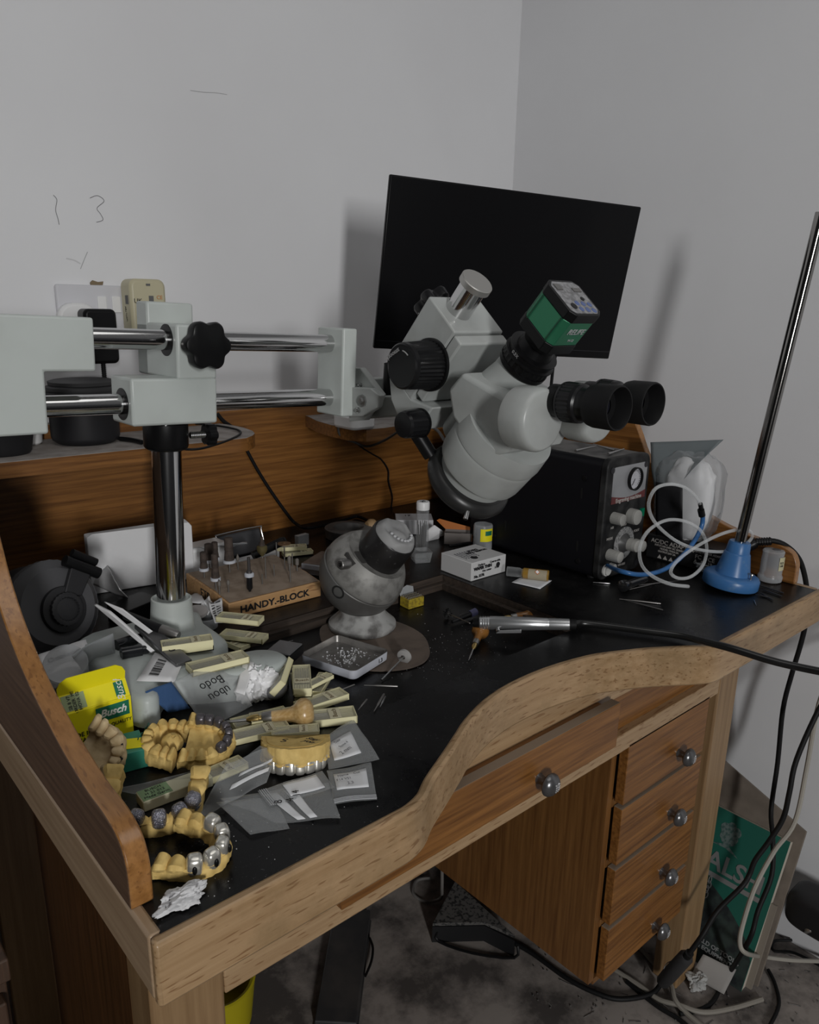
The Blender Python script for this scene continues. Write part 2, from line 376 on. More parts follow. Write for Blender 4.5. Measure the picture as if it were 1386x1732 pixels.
# edging
def band(path_out, path_in, z0, z1, m, name, bev=.003):
    b = MB(); n = len(path_out)
    rs = [[(o[0], o[1], z0), (o[0], o[1], z1), (i[0], i[1], z1), (i[0], i[1], z0)] for o, i in zip(path_out, path_in)]
    b.rings(rs, smooth=False); return b.build(name, m, bench, bevel=bev)
ob = band(front, inset(front, .012)[:], H-.065, H+.0005, beech_g, 'front_edging', .0035)
fa_ = [(.0125,0)] + front[1:-1] + [(BW-.0125,0)]
band(inset(fa_, .0121), inset(fa_, .030), H-.066, H-.004, beech_x, 'front_apron', 0)
MB().box(0, .012, .0122, BD, H-.065, H+.0005).build('left_edging', beech_y, bench, bevel=.003)
MB().box(BW-.012, BW, .0122, BD, H-.065, H+.0005).build('right_edging', beech_y, bench, bevel=.003)
MB().box(.012, BW-.012, .13, BD, H-.062, H-RD-.014).build('underframe', beech_x, bench)
MB().box(.012, .30, .02, .13, H-.062, H-.03).build('underframe_corner', beech_x, bench)
MB().box(.90, BW-.012, .02, .13, H-.062, H-.03).build('underframe_corner', beech_x, bench)
# side panels with the swept profile
prof = [(.05,0),(.05,.030),(.053,.046),(.062,.060),(.078,.068),(.100,.072),(.13,.073),(.165,.078),(.205,.087),(.248,.101),(.290,.117),(.330,.140),(.365,.168),(.395,.203),(.415,.240),(.433,.280),(.452,.312),(.478,.338),(.515,.354),(.56,.360),(.98,.360)]
prof = [(p.x, p.y) for p in smooth_path([(a, b, 0) for a, b in prof], 3)]
ZT = .282
pr2 = []
for y, z in prof:
    pr2.append((y, z))
# the sweep flattens out at the height of the back board
flat = [(y, min(z, 1)) for y, z in pr2 if z <= .245] + [(.4275,.262),(.436,.272),(.45,.279),(.47,.282)]
side = flat + [(.98,.282),(.98,0)]
def side_panel(x0, x1, name):
    b = MB(); b.prism([(x0, y, H+z) for y, z in side], (x1-x0, 0, 0), smooth=False)
    for f in b.bm.faces:
        f.material_index = 0 if abs(f.normal.x) > .5 else 0
    bmesh.ops.recalc_face_normals(b.bm, faces=b.bm.faces)
    for f in b.bm.faces: f.material_index = 0 if abs(f.normal.x) > .7 else 1
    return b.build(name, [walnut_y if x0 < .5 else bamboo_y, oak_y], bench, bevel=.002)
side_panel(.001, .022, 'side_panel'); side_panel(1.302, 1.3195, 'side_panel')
MB().box(.022, 1.302, .98, 1.0, H-.06, PY(95, 718, .98).z).build('back_panel', bamboo_x, bench, bevel=.002)
# the two shelves on the back board
zs = PY(520, 703, .98).z
shL = [(P(0,783,zs).x-.12, .816), (P(380,745,zs).x, .816)]
q = [P(u, v, zs) for u, v in ((400,743),(417,741),(428,736.5),(431,733),(427,729),(413,724),(395,720),(365,715))]
poly = [(.023, P(0,783,zs).y), (P(380,745,zs).x, P(380,745,zs).y)] + [(p.x, p.y) for p in q[:-1]] + [(q[-1].x, .979), (.023, .979)]
MB().prism([(x, y, zs-.025) for x, y in poly], (0,0,.025)).build('shelf', [bamboo_x], bench)
dust = mat('shelf_dust', (.36, .33, .31), .9, noise_=(30, (.25, .22, .20), .35, .6))
MB().prism([(x, y, zs) for x, y in poly], (0,0,.0006)).build('shelf_top', dust, bench)
q = [P(u, v, zs) for u, v in ((520,704),(536,712),(560,719),(590,725),(620,727),(650,724),(700,717),(750,706))]
poly = [(q[0].x, .979)] + [(p.x, p.y) for p in q] + [(1.301, .62), (1.301, .979)]
MB().prism([(x, y, zs-.025) for x, y in poly], (0,0,.025)).build('corner_shelf', [bamboo_x], bench)
MB().prism([(x, y, zs) for x, y in poly], (0,0,.0006)).build('corner_shelf_top', dust, bench)
# legs, rails, pedestal
LY = .12
for x0 in (.035, BW-.035-.082):
    for y0 in (LY, .86): MB().box(x0, x0+.082, y0, y0+.062, 0, H-.062).build('leg', beech_z, bench, bevel=.004)
MB().box(.117, BW-.117, LY, LY+.03, .738, .773).build('front_rail', beech_x, bench, bevel=.002)
MB().box(.117, BW-.117, LY+.012, LY+.03, .842, .903).build('top_rail', beech_x, bench)
MB().box(.835, BW-.117, LY+.016, LY+.03, .773, .862).build('blank_front', bamboo_x, bench)
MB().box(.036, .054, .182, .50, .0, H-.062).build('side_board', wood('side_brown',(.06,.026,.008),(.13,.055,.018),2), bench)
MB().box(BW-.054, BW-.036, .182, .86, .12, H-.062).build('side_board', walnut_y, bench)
MB().box(.117, BW-.117, .90, .915, .30, H-.062).build('rear_board', bamboo_x, bench)
knobm = mat('gunmetal', (.16, .16, .165), .28, .75)
def knob(parent, loc):
    b = MB(); b.lathe(loc, (0,-1,0), [(0,.0085),(.003,.0075),(.011,.0060),(.014,.0075),(.017,.0155),(.020,.0180),(.024,.0175),(.029,.0135),(.0325,.006),(.033,.0001)], n=28)
    k = b.build('knob', knobm, parent); s = MB(); c = Vector(loc)
    for a in range(-1, 3):
        for d in range(3):
            x = -.001 + d * .0042; z = .001 - a * .0035
            if x*x + z*z < .00017: s.ball(c + Vector((x, -.0327 + (x*x+z*z)*24-.0006, z)), .0013, n=4)
    s.build('knob_studs', mat('bright_stud', (.85,.85,.87), .15, .6), k); return k
dustl = mat('ledge_dust', (.26,.20,.145), .85)
def drawer(name, x0, x1, z0, z1, yf, kx, kz, dep=.4):
    b = MB(); b.box(x0, x1, yf, yf+.018, z0, z1)
    d = b.build(name, [bamboo_x], bench, bevel=.0012)
    MB().box(x0+.0006, x1-.0006, yf+.0012, yf+.0172, z1, z1+.0005).build('dusty_ledge', dustl, d)
    s = MB(); s.box(x0+.03, x1-.03, yf+.018, yf+dep, z0+.012, z0+.018)
    s.box(x0+.03, x0+.042, yf+.018, yf+dep, z0+.012, z1-.012); s.box(x1-.042, x1-.03, yf+.018, yf+dep, z0+.012, z1-.012)
    s.build('drawer_box', beech_y, d); knob(d, (kx, yf, kz)); return d
MB().box(.117, .262, LY, LY+.03, .773, .862).build('rail_block', beech_x, bench)
drawer('wide_drawer', .262, .822, .777, .857, .102, .622, .803)
MB().box(.28, .80, .1205, .131, .849, .8535).build('drawer_lip', bamboo_x, bench)
for (z0, z1, kx, kz, dy) in ((.622,.744,1.071,.658,0), (.495,.612,1.067,.528,0), (.362,.483,1.064,.392,0), (.232,.350,1.062,.262,0)):
    drawer('drawer', .893, 1.17, z0, z1, LY, kx, kz)
ped = MB(); ped.box(.873, .889, LY+.02, .70, .222, .738)
ped.build('pedestal_side', bamboo_z, bench)
pp = MB(); pp.box(.889, 1.20, LY+.42, .70, .222, .738); pp.box(1.175, 1.19, LY+.02, .70, .222, .738); pp.box(.889, 1.175, LY+.02, .70, .212, .226)
for z in (.348, .481, .610): pp.box(.889, 1.175, LY+.019, .5, z, z+.016)
pp.build('pedestal_carcass', bamboo_z, bench)
# ------------------------------------------------------------------ stereo microscope on its boom stand
TT = R(2.1); SO = Vector((.2497, .4990, H + .003))
scope = thing('stereo_microscope', 'pale grey stereo microscope with green camera on a twin-bar boom stand', 'microscope', SO, rot=(0, TT, 0))
def sx(b, name, m, parent=None, **k):
    return b.build(name, m, parent or scope, **k)
# heavy base plate with two lobes
out = [(.055,.055),(.052,0),(.050,-.06),(.043,-.088),(.022,-.105),(.012,-.122),(.035,-.125),(.062,-.130),(.080,-.143),(.088,-.162),(.082,-.184),(.058,-.196),(.022,-.192),(-.012,-.180),(-.040,-.166),(-.062,-.152),(-.080,-.150),(-.092,-.162),(-.101,-.180),(-.114,-.186),(-.127,-.176),(-.132,-.145),(-.132,-.09),(-.130,.0),(-.10,.055)]
out = [(p.x, p.y) for p in smooth_path([(a, b, 0) for a, b in out], 3, True)]
b = MB(); rs = []
for z, k in ((.0,0),(.031,.001),(.036,.003),(.0395,.008)):
    ins = []
    n = len(out)
    for i in range(n):
        t = (Vector(out[(i+1)%n]) - Vector(out[i-1])).normalized(); ins.append((out[i][0] - t.y*-k*-1, out[i][1] + t.x*-k*1, z) if False else (out[i][0] + t.y*-k, out[i][1] + t.x*k, z))
    rs.append(ins)
# outline runs clockwise, so flip the inset direction if it grows
def areaof(r): return abs(sum(r[i-1][0]*r[i][1]-r[i][0]*r[i-1][1] for i in range(len(r))))
if areaof(rs[-1]) > areaof(rs[0]):
    rs2 = []
    for (z, k), r0 in zip(((.0,0),(.031,.001),(.036,.003),(.0395,.008)), rs):
        rs2.append([(2*o[0]-q[0], 2*o[1]-q[1], q[2]) for o, q in zip(out, r0)])
    rs = rs2
b.rings(rs); 
sx(b, 'base', mat('base_enamel', (.46, .50, .485), .4, noise_=(120, (.40, .42, .41), .25, .40)))
b = MB(); b.lathe((0,0,.038), (0,0,1), [(0,.034),(.004,.0312),(.03,.0298),(.049,.0285),(.050,.0262),(.047,.0245)], n=40); sx(b, 'collar', white_paint)
sx(MB().cyl((0,0,.04),(0,0,.345),.0202, n=40), 'column', chrome)
b = MB(); b.lathe((0,0,.303),(0,0,1),[(0,.024),(.003,.0285),(.006,.0300),(.036,.0300)], n=36); sx(b, 'stop_collar', black)
b = MB(); b.box(-.060,.060,-.035,.033,.341,.402); b.box(.003,.060,-.035,.092,.400,.471); b.box(.003,.072,.055,.092,.40,.499)
sx(b, 'sleeve_block', white_paint, bevel=.0035)
for z, x in ((.367,-.0605),(.4495,.0025)): sx(MB().lathe((x,-.004,z),(-1,0,0),[(-.002,.0208),(.0004,.0208),(.0008,.0160)], n=32), 'bushing', black)
for z, x0 in ((.367,-.165),(.4495,-.105)): sx(MB().cyl((x0,-.004,z),(.272,-.004,z+.001),.0132, n=32), 'boom_bar', chrome)
b = MB(); b.prism([(-.34,-.037,.336),(-.163,-.037,.338),(-.163,-.037,.411),(-.103,-.037,.411),(-.103,-.037,.4745),(-.34,-.037,.4745)], (0,.062,0)); sx(b, 'counterweight_block', white_paint, bevel=.003)
b = MB(); b.box(.269,.296,-.039,.029,.341,.4745); sx(b, 'end_block', white_paint, bevel=.003)
def star(o, d, r, h, n=6, dep=.17, up=(0,0,1)):
    B = basis(d, up); o = Vector(o); N = n*12; rs = []
    for t, k in ((0,.80),(h*.15,.97),(h*.8,1),(h*.95,.95),(h,.86)):
        rs.append([o + B @ Vector((math.cos(2*math.pi*i/N)*r*k*(1-dep*(.5-.5*math.cos(2*math.pi*i*n/N))**1.5), math.sin(2*math.pi*i/N)*r*k*(1-dep*(.5-.5*math.cos(2*math.pi*i*n/N))**1.5), t)) for i in range(N)])
    return rs
b = MB(); b.rings(star((.030,-.054,.446),(0,-1,0),.0325,.020)); b.cyl((.030,-.03,.446),(.030,-.056,.446),.012); sx(b, 'clamp_knob', black)
b = MB(); b.rings(star((.052,-.010,.322),(1,0,0),.0165,.015)); 
k = sx(b, 'clamp_knob', black); b = MB()
for i in range(9): b.lathe((.0305+i*.0026,-.010,.322),(1,0,0),[(0,.0042),(.0013,.0050),(.0026,.0042)],n=14)
b.build('threaded_stud', steel, k)
# bracket between the bars and the focus unit (world coordinates from here on)
INV = (Matrix.Translation(SO) @ Matrix.Rotation(TT, 4, 'Y')).inverted()
def wx(b, name, m, parent=None, **k):
    b.xf(INV); return b.build(name, m, parent or scope, **k)
def yz(pts, x): return [PX(u, v, x) for u, v in pts]
b = MB(); b.prism(yz([(590,655),(606,655),(627,657),(642,669),(637,690),(613,704),(590,706)], .552), (.012,0,0)); wx(b, 'hinge_plate', grey_paint, bevel=.0015)
b = MB(); b.prism(yz([(590,622),(609,622),(617,632),(644,668),(616,711),(590,713)], .566), (.012,0,0)); wx(b, 'hinge_plate', grey_paint, bevel=.0015)
b = MB(); b.prism(yz([(590,669),(708,669),(716,684),(701,702),(605,710)], .580), (.060,0,0)); 
b.prism(yz([(600,640),(700,636),(706,668),(600,668)], .600), (.03,0,0)); wx(b, 'boom_arm', grey_paint, bevel=.003)
b = MB()
for u, v, r, x in ((614,678,.0095,.5515),(607,694,.0045,.5515),(703,690,.0085,.5795),(611,651,.003,.5655)):
    p = PX(u, v, x); wx(MB().lathe(p, (-1,0,0), [(0,r),(.003,r),(.003,r*.55),(.006,r*.5)], n=8), 'bolt', steel)
b = MB(); p = PX(668,655,.60); b.cyl(p+Vector((0,.005,-.02)), p+Vector((0,0,.035)), .017, n=28); wx(b, 'swivel_post', black)
# microscope frame: x across, a-axis towards the user and down, u-axis up the optical axis
XS = .555; GO = Vector((XS, .205, 1.241)); A_ = Vector((0,-.749,-.662)).normalized(); U_ = Vector((0,-.662,.749)).normalized()
GM = Matrix((Vector((1,0,0)), A_, U_)).transposed().to_4x4(); GM.translation = GO; GL = INV @ GM
def gx(b, name, m, parent=None, **k):
    b.xf(GL); return b.build(name, m, parent or scope, **k)
# rack housing and focus drive
b = MB(); b.box(-.045,.045,-.187,-.122,.030,.152); b.box(-.045,.045,-.1205,-.104,.045,.149)
b.prism([(-.045,-.187,.032),(-.045,-.122,.032),(-.045,-.085,.055),(-.045,-.085,.01),(-.045,-.11,-.01),(-.045,-.15,.0)], (.09,0,0))
gx(b, 'focus_housing', grey_paint, bevel=.0025)
gx(MB().lathe((-.012,-.160,.12),(0,0,1),[(0,.0175),(.072,.0175)], n=36), 'focus_post', chrome)
gx(MB().lathe((-.012,-.160,.192),(0,0,1),[(0,.0205),(.0005,.0215),(.008,.0215),(.009,.0205)], n=36), 'post_cap', mat('brushed_cap', (.48,.47,.45), .45, .8))
for s in (-1, 1):
    b = MB(); b.lathe((s*.045,-.125,.093),(s,0,0),[(0,.034),(.004,.034),(.0045,.0315)], n=48, cap=True); k = gx(b, 'focus_knob', black)
    b = MB(); b.lathe((s*.0495,-.125,.093),(s,0,0),[(0,.0312),(.040,.0292)], n=72, ribs=1, rib=.0016)
    b.lathe((s*.0495,-.125,.093),(s,0,0),[(.040,.0294),(.045,.0288),(.047,.0268),(.0470,.0255),(.0464,.025)], n=48); b.xf(GL); b.build('knob_grip', satin, k)
lm = mat('grey_print', (.32,.32,.32), .5)
arc = MB(); 
for i in range(5):
    a = R(95 + i*9); c = Vector((-.0978,-.125,.093)); 
    for j in range(2): pass
arc.tube([Vector((-.0975,-.125+math.cos(R(60+t*8))*.0195*-1,.093+math.sin(R(60+t*8))*.0195)) for t in range(5)], .0009, n=5)
arc.xf(GL); arc.build('rotation_mark', lm, scope)
m_ = GL @ plane_m((-.0972,-.125-.0205,.093), (0,.35,.94), (0,-.94,.35)) 
text('lettering', 'smooth', .009, lm, scope, m_ @ Matrix.Rotation(math.pi,4,'Z') @ Matrix.Rotation(0,4,'Y'))
b = MB(); b.rings(star((.0,-.202,.118),(0,-1,0),.026,.018,n=5,dep=.3,up=(0,0,1))); b.cyl((0,-.186,.118),(0,-.204,.118),.008); gx(b, 'tension_knob', satin)
# body
disc = [(.004,.040),(.010,.0485),(.026,.0495),(.030,.0500)]
b = MB(); b.lathe((0,0,.0),(0,0,1),disc, n=56); gx(b, 'lens_mount', grey_paint)
b = MB(); b.lathe((0,0,.028),(0,0,1),[(0,.052),(.004,.0585),(.010,.0600),(.042,.0610),(.050,.0600),(.052,.058)], n=64); b.lathe((0,-.05,.034),(0,0,1),[(0,.03),(.04,.03)], n=24); gx(b, 'pod', grey_paint)
b = MB(); sh = [(-.075,.131),(-.078,.098),(-.048,.078),(.018,.078),(.030,.092),(.044,.120),(.034,.163),(-.006,.161)]
b.prism([(-.052,a,u) for a, u in sh], (.104,0,0)); gx(b, 'head', grey_paint, bevel=.006, seg=4)
b = MB(); b.lathe((0,0,.076),(0,0,1),[(0,.0615),(.006,.0622),(.03,.060)], n=64); b.xf(Matrix.Scale(1,4)); gx(b, 'head_skirt', grey_paint)
b = MB(); b.lathe((0,0,-.012),(0,0,1),[(0,.036),(.002,.0425),(.016,.0425)], n=48); gx(b, 'objective_lens', black)
b = MB(); b.lathe((0,0,-.030),(0,0,1),[(.017,.038),(.017,.054),(.021,.0585),(.028,.0615),(.036,.0600),(.041,.055),(.043,.050),(.042,.0465),(.036,.045),(.030,.0455)], n=64, cap=False); b.tube([(math.cos(a)*.049,math.sin(a)*.049,.010) for a in [i*math.pi/12 for i in range(24)]], .0038, n=8, loop=True)
ringl = gx(b, 'ring_light', mat('ring_black', (.022,.022,.022), .35))
for a in (20, 128, 245): 
    d = Vector((math.cos(R(a)), math.sin(R(a)), 0)); b = MB(); b.cyl(d*.046+Vector((0,0,.006)), d*.070+Vector((0,0,-.004)), .0032, n=12); b.xf(GL); b.build('thumb_screw', steel, ringl)
b = MB(); b.cyl((-.035,-.050,-.002),(-.050,-.078,.012),.010,n=16); b.xf(GL); b.build('cable_gland', black, ringl)
for s in (-1, 1):
    b = MB(); b.lathe((s*.048,-.082,.030),(s,0,0),[(0,.017),(.003,.0195),(.006,.0195)], n=40); k = gx(b, 'zoom_knob', black)
    b = MB(); b.lathe((s*.054,-.082,.030),(s,0,0),[(0,.0190),(.026,.0180)], n=36, ribs=1, rib=.0008); b.lathe((s*.054,-.082,.030),(s,0,0),[(.026,.0180),(.030,.0165),(.0305,.015)], n=36); b.xf(GL); b.build('knob_grip', satin, k)
# photo tube and camera
b = MB(); b.lathe((0,-.042,.128),(0,0,1),[(0,.036),(.012,.0335),(.026,.0300),(.050,.0285)], n=48); gx(b, 'photo_tube', grey_paint)
b = MB(); b.lathe((0,-.042,.170),(0,0,1),[(0,.030),(.002,.032),(.008,.0325)], n=56); b.lathe((0,-.042,.178),(0,0,1),[(0,.0320),(.010,.0320)], n=56, ribs=1, rib=.0012); b.lathe((0,-.042,.188),(0,0,1),[(0,.0335),(.002,.0335),(.003,.030),(.009,.0300),(.0095,.032),(.011,.032),(.0115,.024),(.022,.021)], n=56); gx(b, 'camera_adapter', black)
text('lettering', '0.5X', .006, lm, scope, GL @ plane_m((-.0302,-.042,.193), (0,1,0), (0,0,1)) )
def box8(x0,x1,y0,y1,z0,z1,c):
    b = MB(); b.prism([(x0+c,y0,z0),(x1-c,y0,z0),(x1,y0+c,z0),(x1,y1-c,z0),(x1-c,y1,z0),(x0+c,y1,z0),(x0,y1-c,z0),(x0,y0+c,z0)], (0,0,z1-z0)); return b
camg = mat('anodised_green', (.035,.20,.105), .3, .35)
CX0, CX1, CY0, CY1 = -.0285,.0285,-.071,-.013
k = gx(box8(CX0+.001,CX1-.001,CY0+.001,CY1-.001,.233,.267,.007), 'camera', camg, bevel=.0008)
for (z0, z1, n_) in ((.267,.279,'camera_end_cap'),(.220,.233,'camera_end_cap')):
    q = box8(CX0,CX1,CY0,CY1,z0,z1,.008); q.xf(GL); q.build(n_, black, k, bevel=.001)
q = box8(CX0+.0035,CX1-.0035,CY0+.0035,CY1-.0035,.2788,.2793,.006); q.xf(GL); q.build('connector_plate', mat('connector_plate', (.16,.16,.165), .5, noise_=(180,(.30,.30,.31),.4,.6)), k)
q = MB()
for (x, y, w, h) in ((-.016,-.058,.010,.009),(.014,-.054,.014,.006)): q.box(x-w/2,x+w/2,y-h/2,y+h/2,.279,.2805)
q.xf(GL); q.build('socket', dullsteel, k); q = MB()
for (x, y, r_) in ((-.014,-.028,.0045),(.012,-.040,.003)): q.lathe((x,y,.279),(0,0,1),[(0,r_),(.0009,r_),(.0009,r_*.5)],n=16)
q.xf(GL); q.build('jack', black, k)
btn = mat('blue_button', (.10,.14,.30), .4)
for i in range(3):
    for j in range(2):
        q = MB(); q.lathe((-.004+i*.0105, -.033+j*.0095+i*.001, .279),(0,0,1),[(0,.0037),(.0007,.0037),(.001,.003)],n=16); q.xf(GL); q.build('button', btn, k)
text('lettering', 'RELIFE', .0105, mat('silver_print', (.40,.42,.42), .4), k, GL @ plane_m((.001,CY1-.0004,.254), (1,0,0), (0,0,1)), bold=.0002, shear=.15)
text('lettering', 'M-13', .005, mat('silver_print', (.40,.42,.42), .4), k, GL @ plane_m((.003,CY1-.0004,.241), (1,0,0), (0,0,1)))
q = MB(); q.box(-.0290,-.0284,-.0235,-.0225,.233,.267); q.box(-.0290,-.0284,-.060,-.059,.233,.267); q.xf(GL); q.build('groove', mat('dark_green', (.008,.05,.026), .5), k)
# binocular housings and eyepieces point level at the user
for s in (-1, 1):
    hx = XS + s*.053; hz = 1.345; ex = XS + s*.0325; ez = 1.366
    b = MB(); b.lathe((hx,.0780,hz),(0,-1,0),[(0,.0360),(.002,.0366),(.024,.0370),(.031,.0364),(.0355,.0345),(.0375,.0315)], n=64); b.xf(INV); k = b.build('prism_housing', grey_paint, scope)
    b = MB(); b.lathe((ex,.046,ez),(0,-1,0),[(0,.0185),(.013,.0185),(.0132,.0175),(.014,.0175)], n=48); b.xf(INV); e_ = b.build('eyepiece', black, scope)
    b = MB(); b.lathe((ex,.032,ez),(0,-1,0),[(0,.0185),(.003,.0222),(.006,.0226)], n=56); b.lathe((ex,.026,ez),(0,-1,0),[(0,.0226),(.016,.0222)], n=60, ribs=1, rib=.0010); b.lathe((ex,.010,ez),(0,-1,0),[(0,.0222),(.004,.0215),(.006,.0190),(.018,.0185)], n=56); b.xf(INV); b.build('diopter_ring', satin, e_)
    b = MB(); b.lathe((ex,-.006,ez),(0,-1,0),[(0,.0190),(.002,.0225),(.008,.0240),(.034,.0243),(.036,.0236),(.036,.0222),(.030,.0205),(.018,.0185),(.018,.010)], n=56, cap=False); b.xf(INV); b.build('eyecup', rubber, e_)
    b = MB(); b.lathe((ex,-.021,ez),(0,-1,0),[(0,.0150),(.0012,.010),(.0018,.004),(.002,.0001)], n=32); b.xf(INV); b.build('eye_lens', mat('lens_glass', (.02,.02,.03), .05, coat=1), e_)
# ------------------------------------------------------------------ monitor on the wall arm
mc = [Vector(p) for p in ((.757,.6245,1.688),(1.2585,.440,1.6645),(1.2705,.4845,1.3635),(.769,.671,1.387))]
mw = ((mc[1]-mc[0])+(mc[2]-mc[3])); mw.normalize(); mh = (mc[0]-mc[3]+mc[1]-mc[2]); mh = (mh - mw*mh.dot(mw)).normalized()
mcn = sum(mc, Vector())/4; MM = plane_m(mcn, mw, mh)
W2, H2 = .2672, .1520
mon = thing('computer_monitor', 'black flat computer monitor mounted in the corner, switched off', 'monitor'); mon.matrix_world = MM
b = MB(); b.box(-W2,W2,-H2,H2,-.010,0); b.build('bezel', mat('bezel_black',(.005,.005,.0055),.35,spec=.2), mon, bevel=.0025)
b = MB(); b.box(-W2+.0025,W2-.0025,-H2+.016,H2-.0025,.0001,.0006); b.build('screen', mat('screen_glass', (.004,.004,.0048), .32, spec=.22), mon)
b = MB(); b.box(-W2*.75,W2*.75,-H2*.85,H2*.6,-.034,-.010); b.build('rear_shell', black, mon, bevel=.008)
b = MB(); b.box(-W2+.003,W2-.003,-H2+.0150,-H2+.0158,.0001,.0009); b.build('trim_line', mat('trim_grey',(.06,.06,.065),.3,.6), mon)
text('lettering', 'AOPEN', .009, mat('dim_print',(.06,.06,.06),.5), mon, Matrix.Translation((-.052,-H2+.0075,.0004)))
q = mon.matrix_world.inverted()
b = MB(); b.cyl(q@mcn+Vector((0,0,-.03)), q@Vector((1.10,.80,1.50)), .016, n=16); b.cyl(q@Vector((1.10,.80,1.50)), q@Vector((1.12,WY,1.50)), .016, n=16); b.box(-.05,.05,-.05,.05,-.045,-.034)
b.build('wall_arm', black, mon)
# ------------------------------------------------------------------ large things on the bench
T = H - RD + .0006                      # floor of the sunken tray
def V3(p): return Vector(p)
def rrect(w, h, r, n=5, z=0):
    out = []
    for cx_, cy_, a0 in ((w/2-r,h/2-r,0),(-w/2+r,h/2-r,90),(-w/2+r,-h/2+r,180),(w/2-r,-h/2+r,270)):
        for i in range(n+1):
            a = R(a0 + 90*i/n); out.append(Vector((cx_+r*math.cos(a), cy_+r*math.sin(a), z)))
    return out
def slab(b, w, h, t, r, z0=0, mi=0): b.prism(rrect(w, h, r, z=z0), (0,0,t), mi); return b
# engraving machine
en = thing('engraving_machine', 'black box-shaped engraving machine with silver gauge panel and grey knobs', 'machine', (1.082,.293,H))
W, D_, HH = .137, .33, .232
sp_ = lambda z, r: [(x, y) for x, y in ()]
b = MB(); b.prism([Vector((p.x, .012, p.y + HH/2 + .004)) for p in rrect(W, HH, .014)], (0, D_, 0)); b.build('casing', [mat('casing_black', (.006,.006,.008), .45, spec=.25)], en)
b = MB(); b.prism([Vector((p.x, 0, p.y + HH/2 + .004)) for p in rrect(W+.004, HH+.004, .018)], (0,.016,0)); b.build('front_frame', mat('frame_black', (.010,.010,.0105), .5, spec=.3, noise_=(30,(.03,.03,.03),.40,.55)), en, bevel=.003)
b = MB(); b.prism([Vector((p.x, .03, HH+.0045)) for p in ()] or [(-W/2+.012,.016,HH+.0035),(W/2-.012,.016,HH+.0035),(W/2-.012,D_,HH+.0035),(-W/2+.012,D_,HH+.0035)], (0,0,.001)); b.build('dusty_top', mat('dusty_top', (.16,.155,.15), .6, noise_=(25,(.06,.06,.06),.35,.6)), en)
silver = mat('silver_panel', (.34,.345,.36), .35, .3); maroon = mat('maroon_band', (.13,.035,.035), .5); kgrey = mat('knob_grey', (.36,.355,.335), .45)
b = MB(); q = rrect(.112, .070, .007); b.prism([Vector((p.x+.004, -.0008, p.y + .186)) for p in q], (0,.002,0)); b.build('gauge_panel', silver, en)
b = MB(); arcp = [(-.052,-.0013,.151),(.060,-.0013,.151),(.060,-.0013,.166)] + [(.060-.112*i/8,-.0013,.166-.0075*math.sin(math.pi*i/8)) for i in range(1,9)]; b.prism(arcp, (0,.001,0)); b.build('panel_band', maroon, en)
text('lettering', 'Engraving machine', .0115, mat('print_pale', (.42,.40,.38), .5), en, plane_m((.004,-.0017,.1555),(1,0,0),(0,0,1)), bold=.0001)
g = MB(); g.lathe((.018,-.0008,.192),(0,-1,0),[(0,.0225),(.006,.0225),(.0065,.0205),(.003,.0195),(.0028,.0195)], n=40, cap=False); gg = g.build('gauge', black, en)
g = MB(); g.lathe((.018,-.0015,.192),(0,-1,0),[(0,.0196),(.0008,.0196)], n=36); g.build('dial', mat('dial_face', (.62,.62,.66), .3, noise_=(900,(.25,.25,.28),.42,.5)), gg)
g = MB()
for i in range(22):
    a = R(-45 + i*270/21); d = Vector((math.cos(a),0,math.sin(a))); g.cyl(Vector((.018,-.0027,.192))+d*.0145, Vector((.018,-.0027,.192))+d*.0185, .0004, n=4)
g.cyl((.018,-.003,.192),(.010,-.003,.180),.0007,n=5); g.build('dial_marks', ink, gg)
def kn(x, z, r, l, nm='control_knob'):
    b = MB(); b.lathe((x,-.0005,z),(0,-1,0),[(0,r),(l*.75,r*.97)], n=48, ribs=1, rib=.0005); b.lathe((x,-.0005-l*.75,z),(0,-1,0),[(0,r*.98),(l*.25,r*.93),(l*.25+.0006,r*.85)], n=36); return b.build(nm, kgrey, en)
kn(-.040,.124,.0115,.022); kn(.016,.119,.0155,.018); kn(-.043,.052,.0115,.026); kn(.044,.056,.0115,.020)
b = MB(); b.lathe((.004,-.0005,.066),(0,-1,0),[(0,.033),(.0012,.033),(.0016,.031),(.0016,.0001)], n=48); b.build('dial_plate', mat('dial_plate', (.28,.28,.28), .45, noise_=(300,(.12,.12,.12),.42,.5)), en)
b = MB(); b.lathe((.004,-.002,.066),(0,-1,0),[(0,.020),(.004,.016),(.010,.0125)], n=36); b.build('selector_base', mat('knob_dark', (.06,.06,.06), .4), en); kn(.006,.066,.0125,.030)
b = MB(); b.box(.0505,.0615,-.004,.002,.112,.128); b.build('power_switch', mat('green_switch', (.0,.16,.08), .35), en)
for s_, x, z in (('SPEED',-.002,.104),('AIR',-.040,.104),('WH-001',.004,.022),('MODE',-.045,.083),('FOOT',.045,.084)):
    text('lettering', s_, .007, mat('print_pale', (.42,.40,.38), .5), en, plane_m((x,-.0006,z),(1,0,0),(0,0,1)))
b = MB()
for x, z in ((-.055,.216),(.055,.216),(-.055,.016),(.055,.016)): b.lathe((x,-.0004,z),(0,-1,0),[(0,.0065),(.0005,.0065),(.0009,.003),(.0009,.0001)], n=20)
for i,(x,z) in enumerate(()): pass
b.build('corner_screws', mat('screw_black', (.04,.04,.045), .3, .6), en)
b = MB()
for y, z in ((.05,.195),(.05,.03),(.27,.03),(.27,.195)): b.lathe((-W/2-.0002,y,z),(-1,0,0),[(0,.0055),(.002,.005),(.0024,.003)], n=16)
b.build('side_screws', black, en)
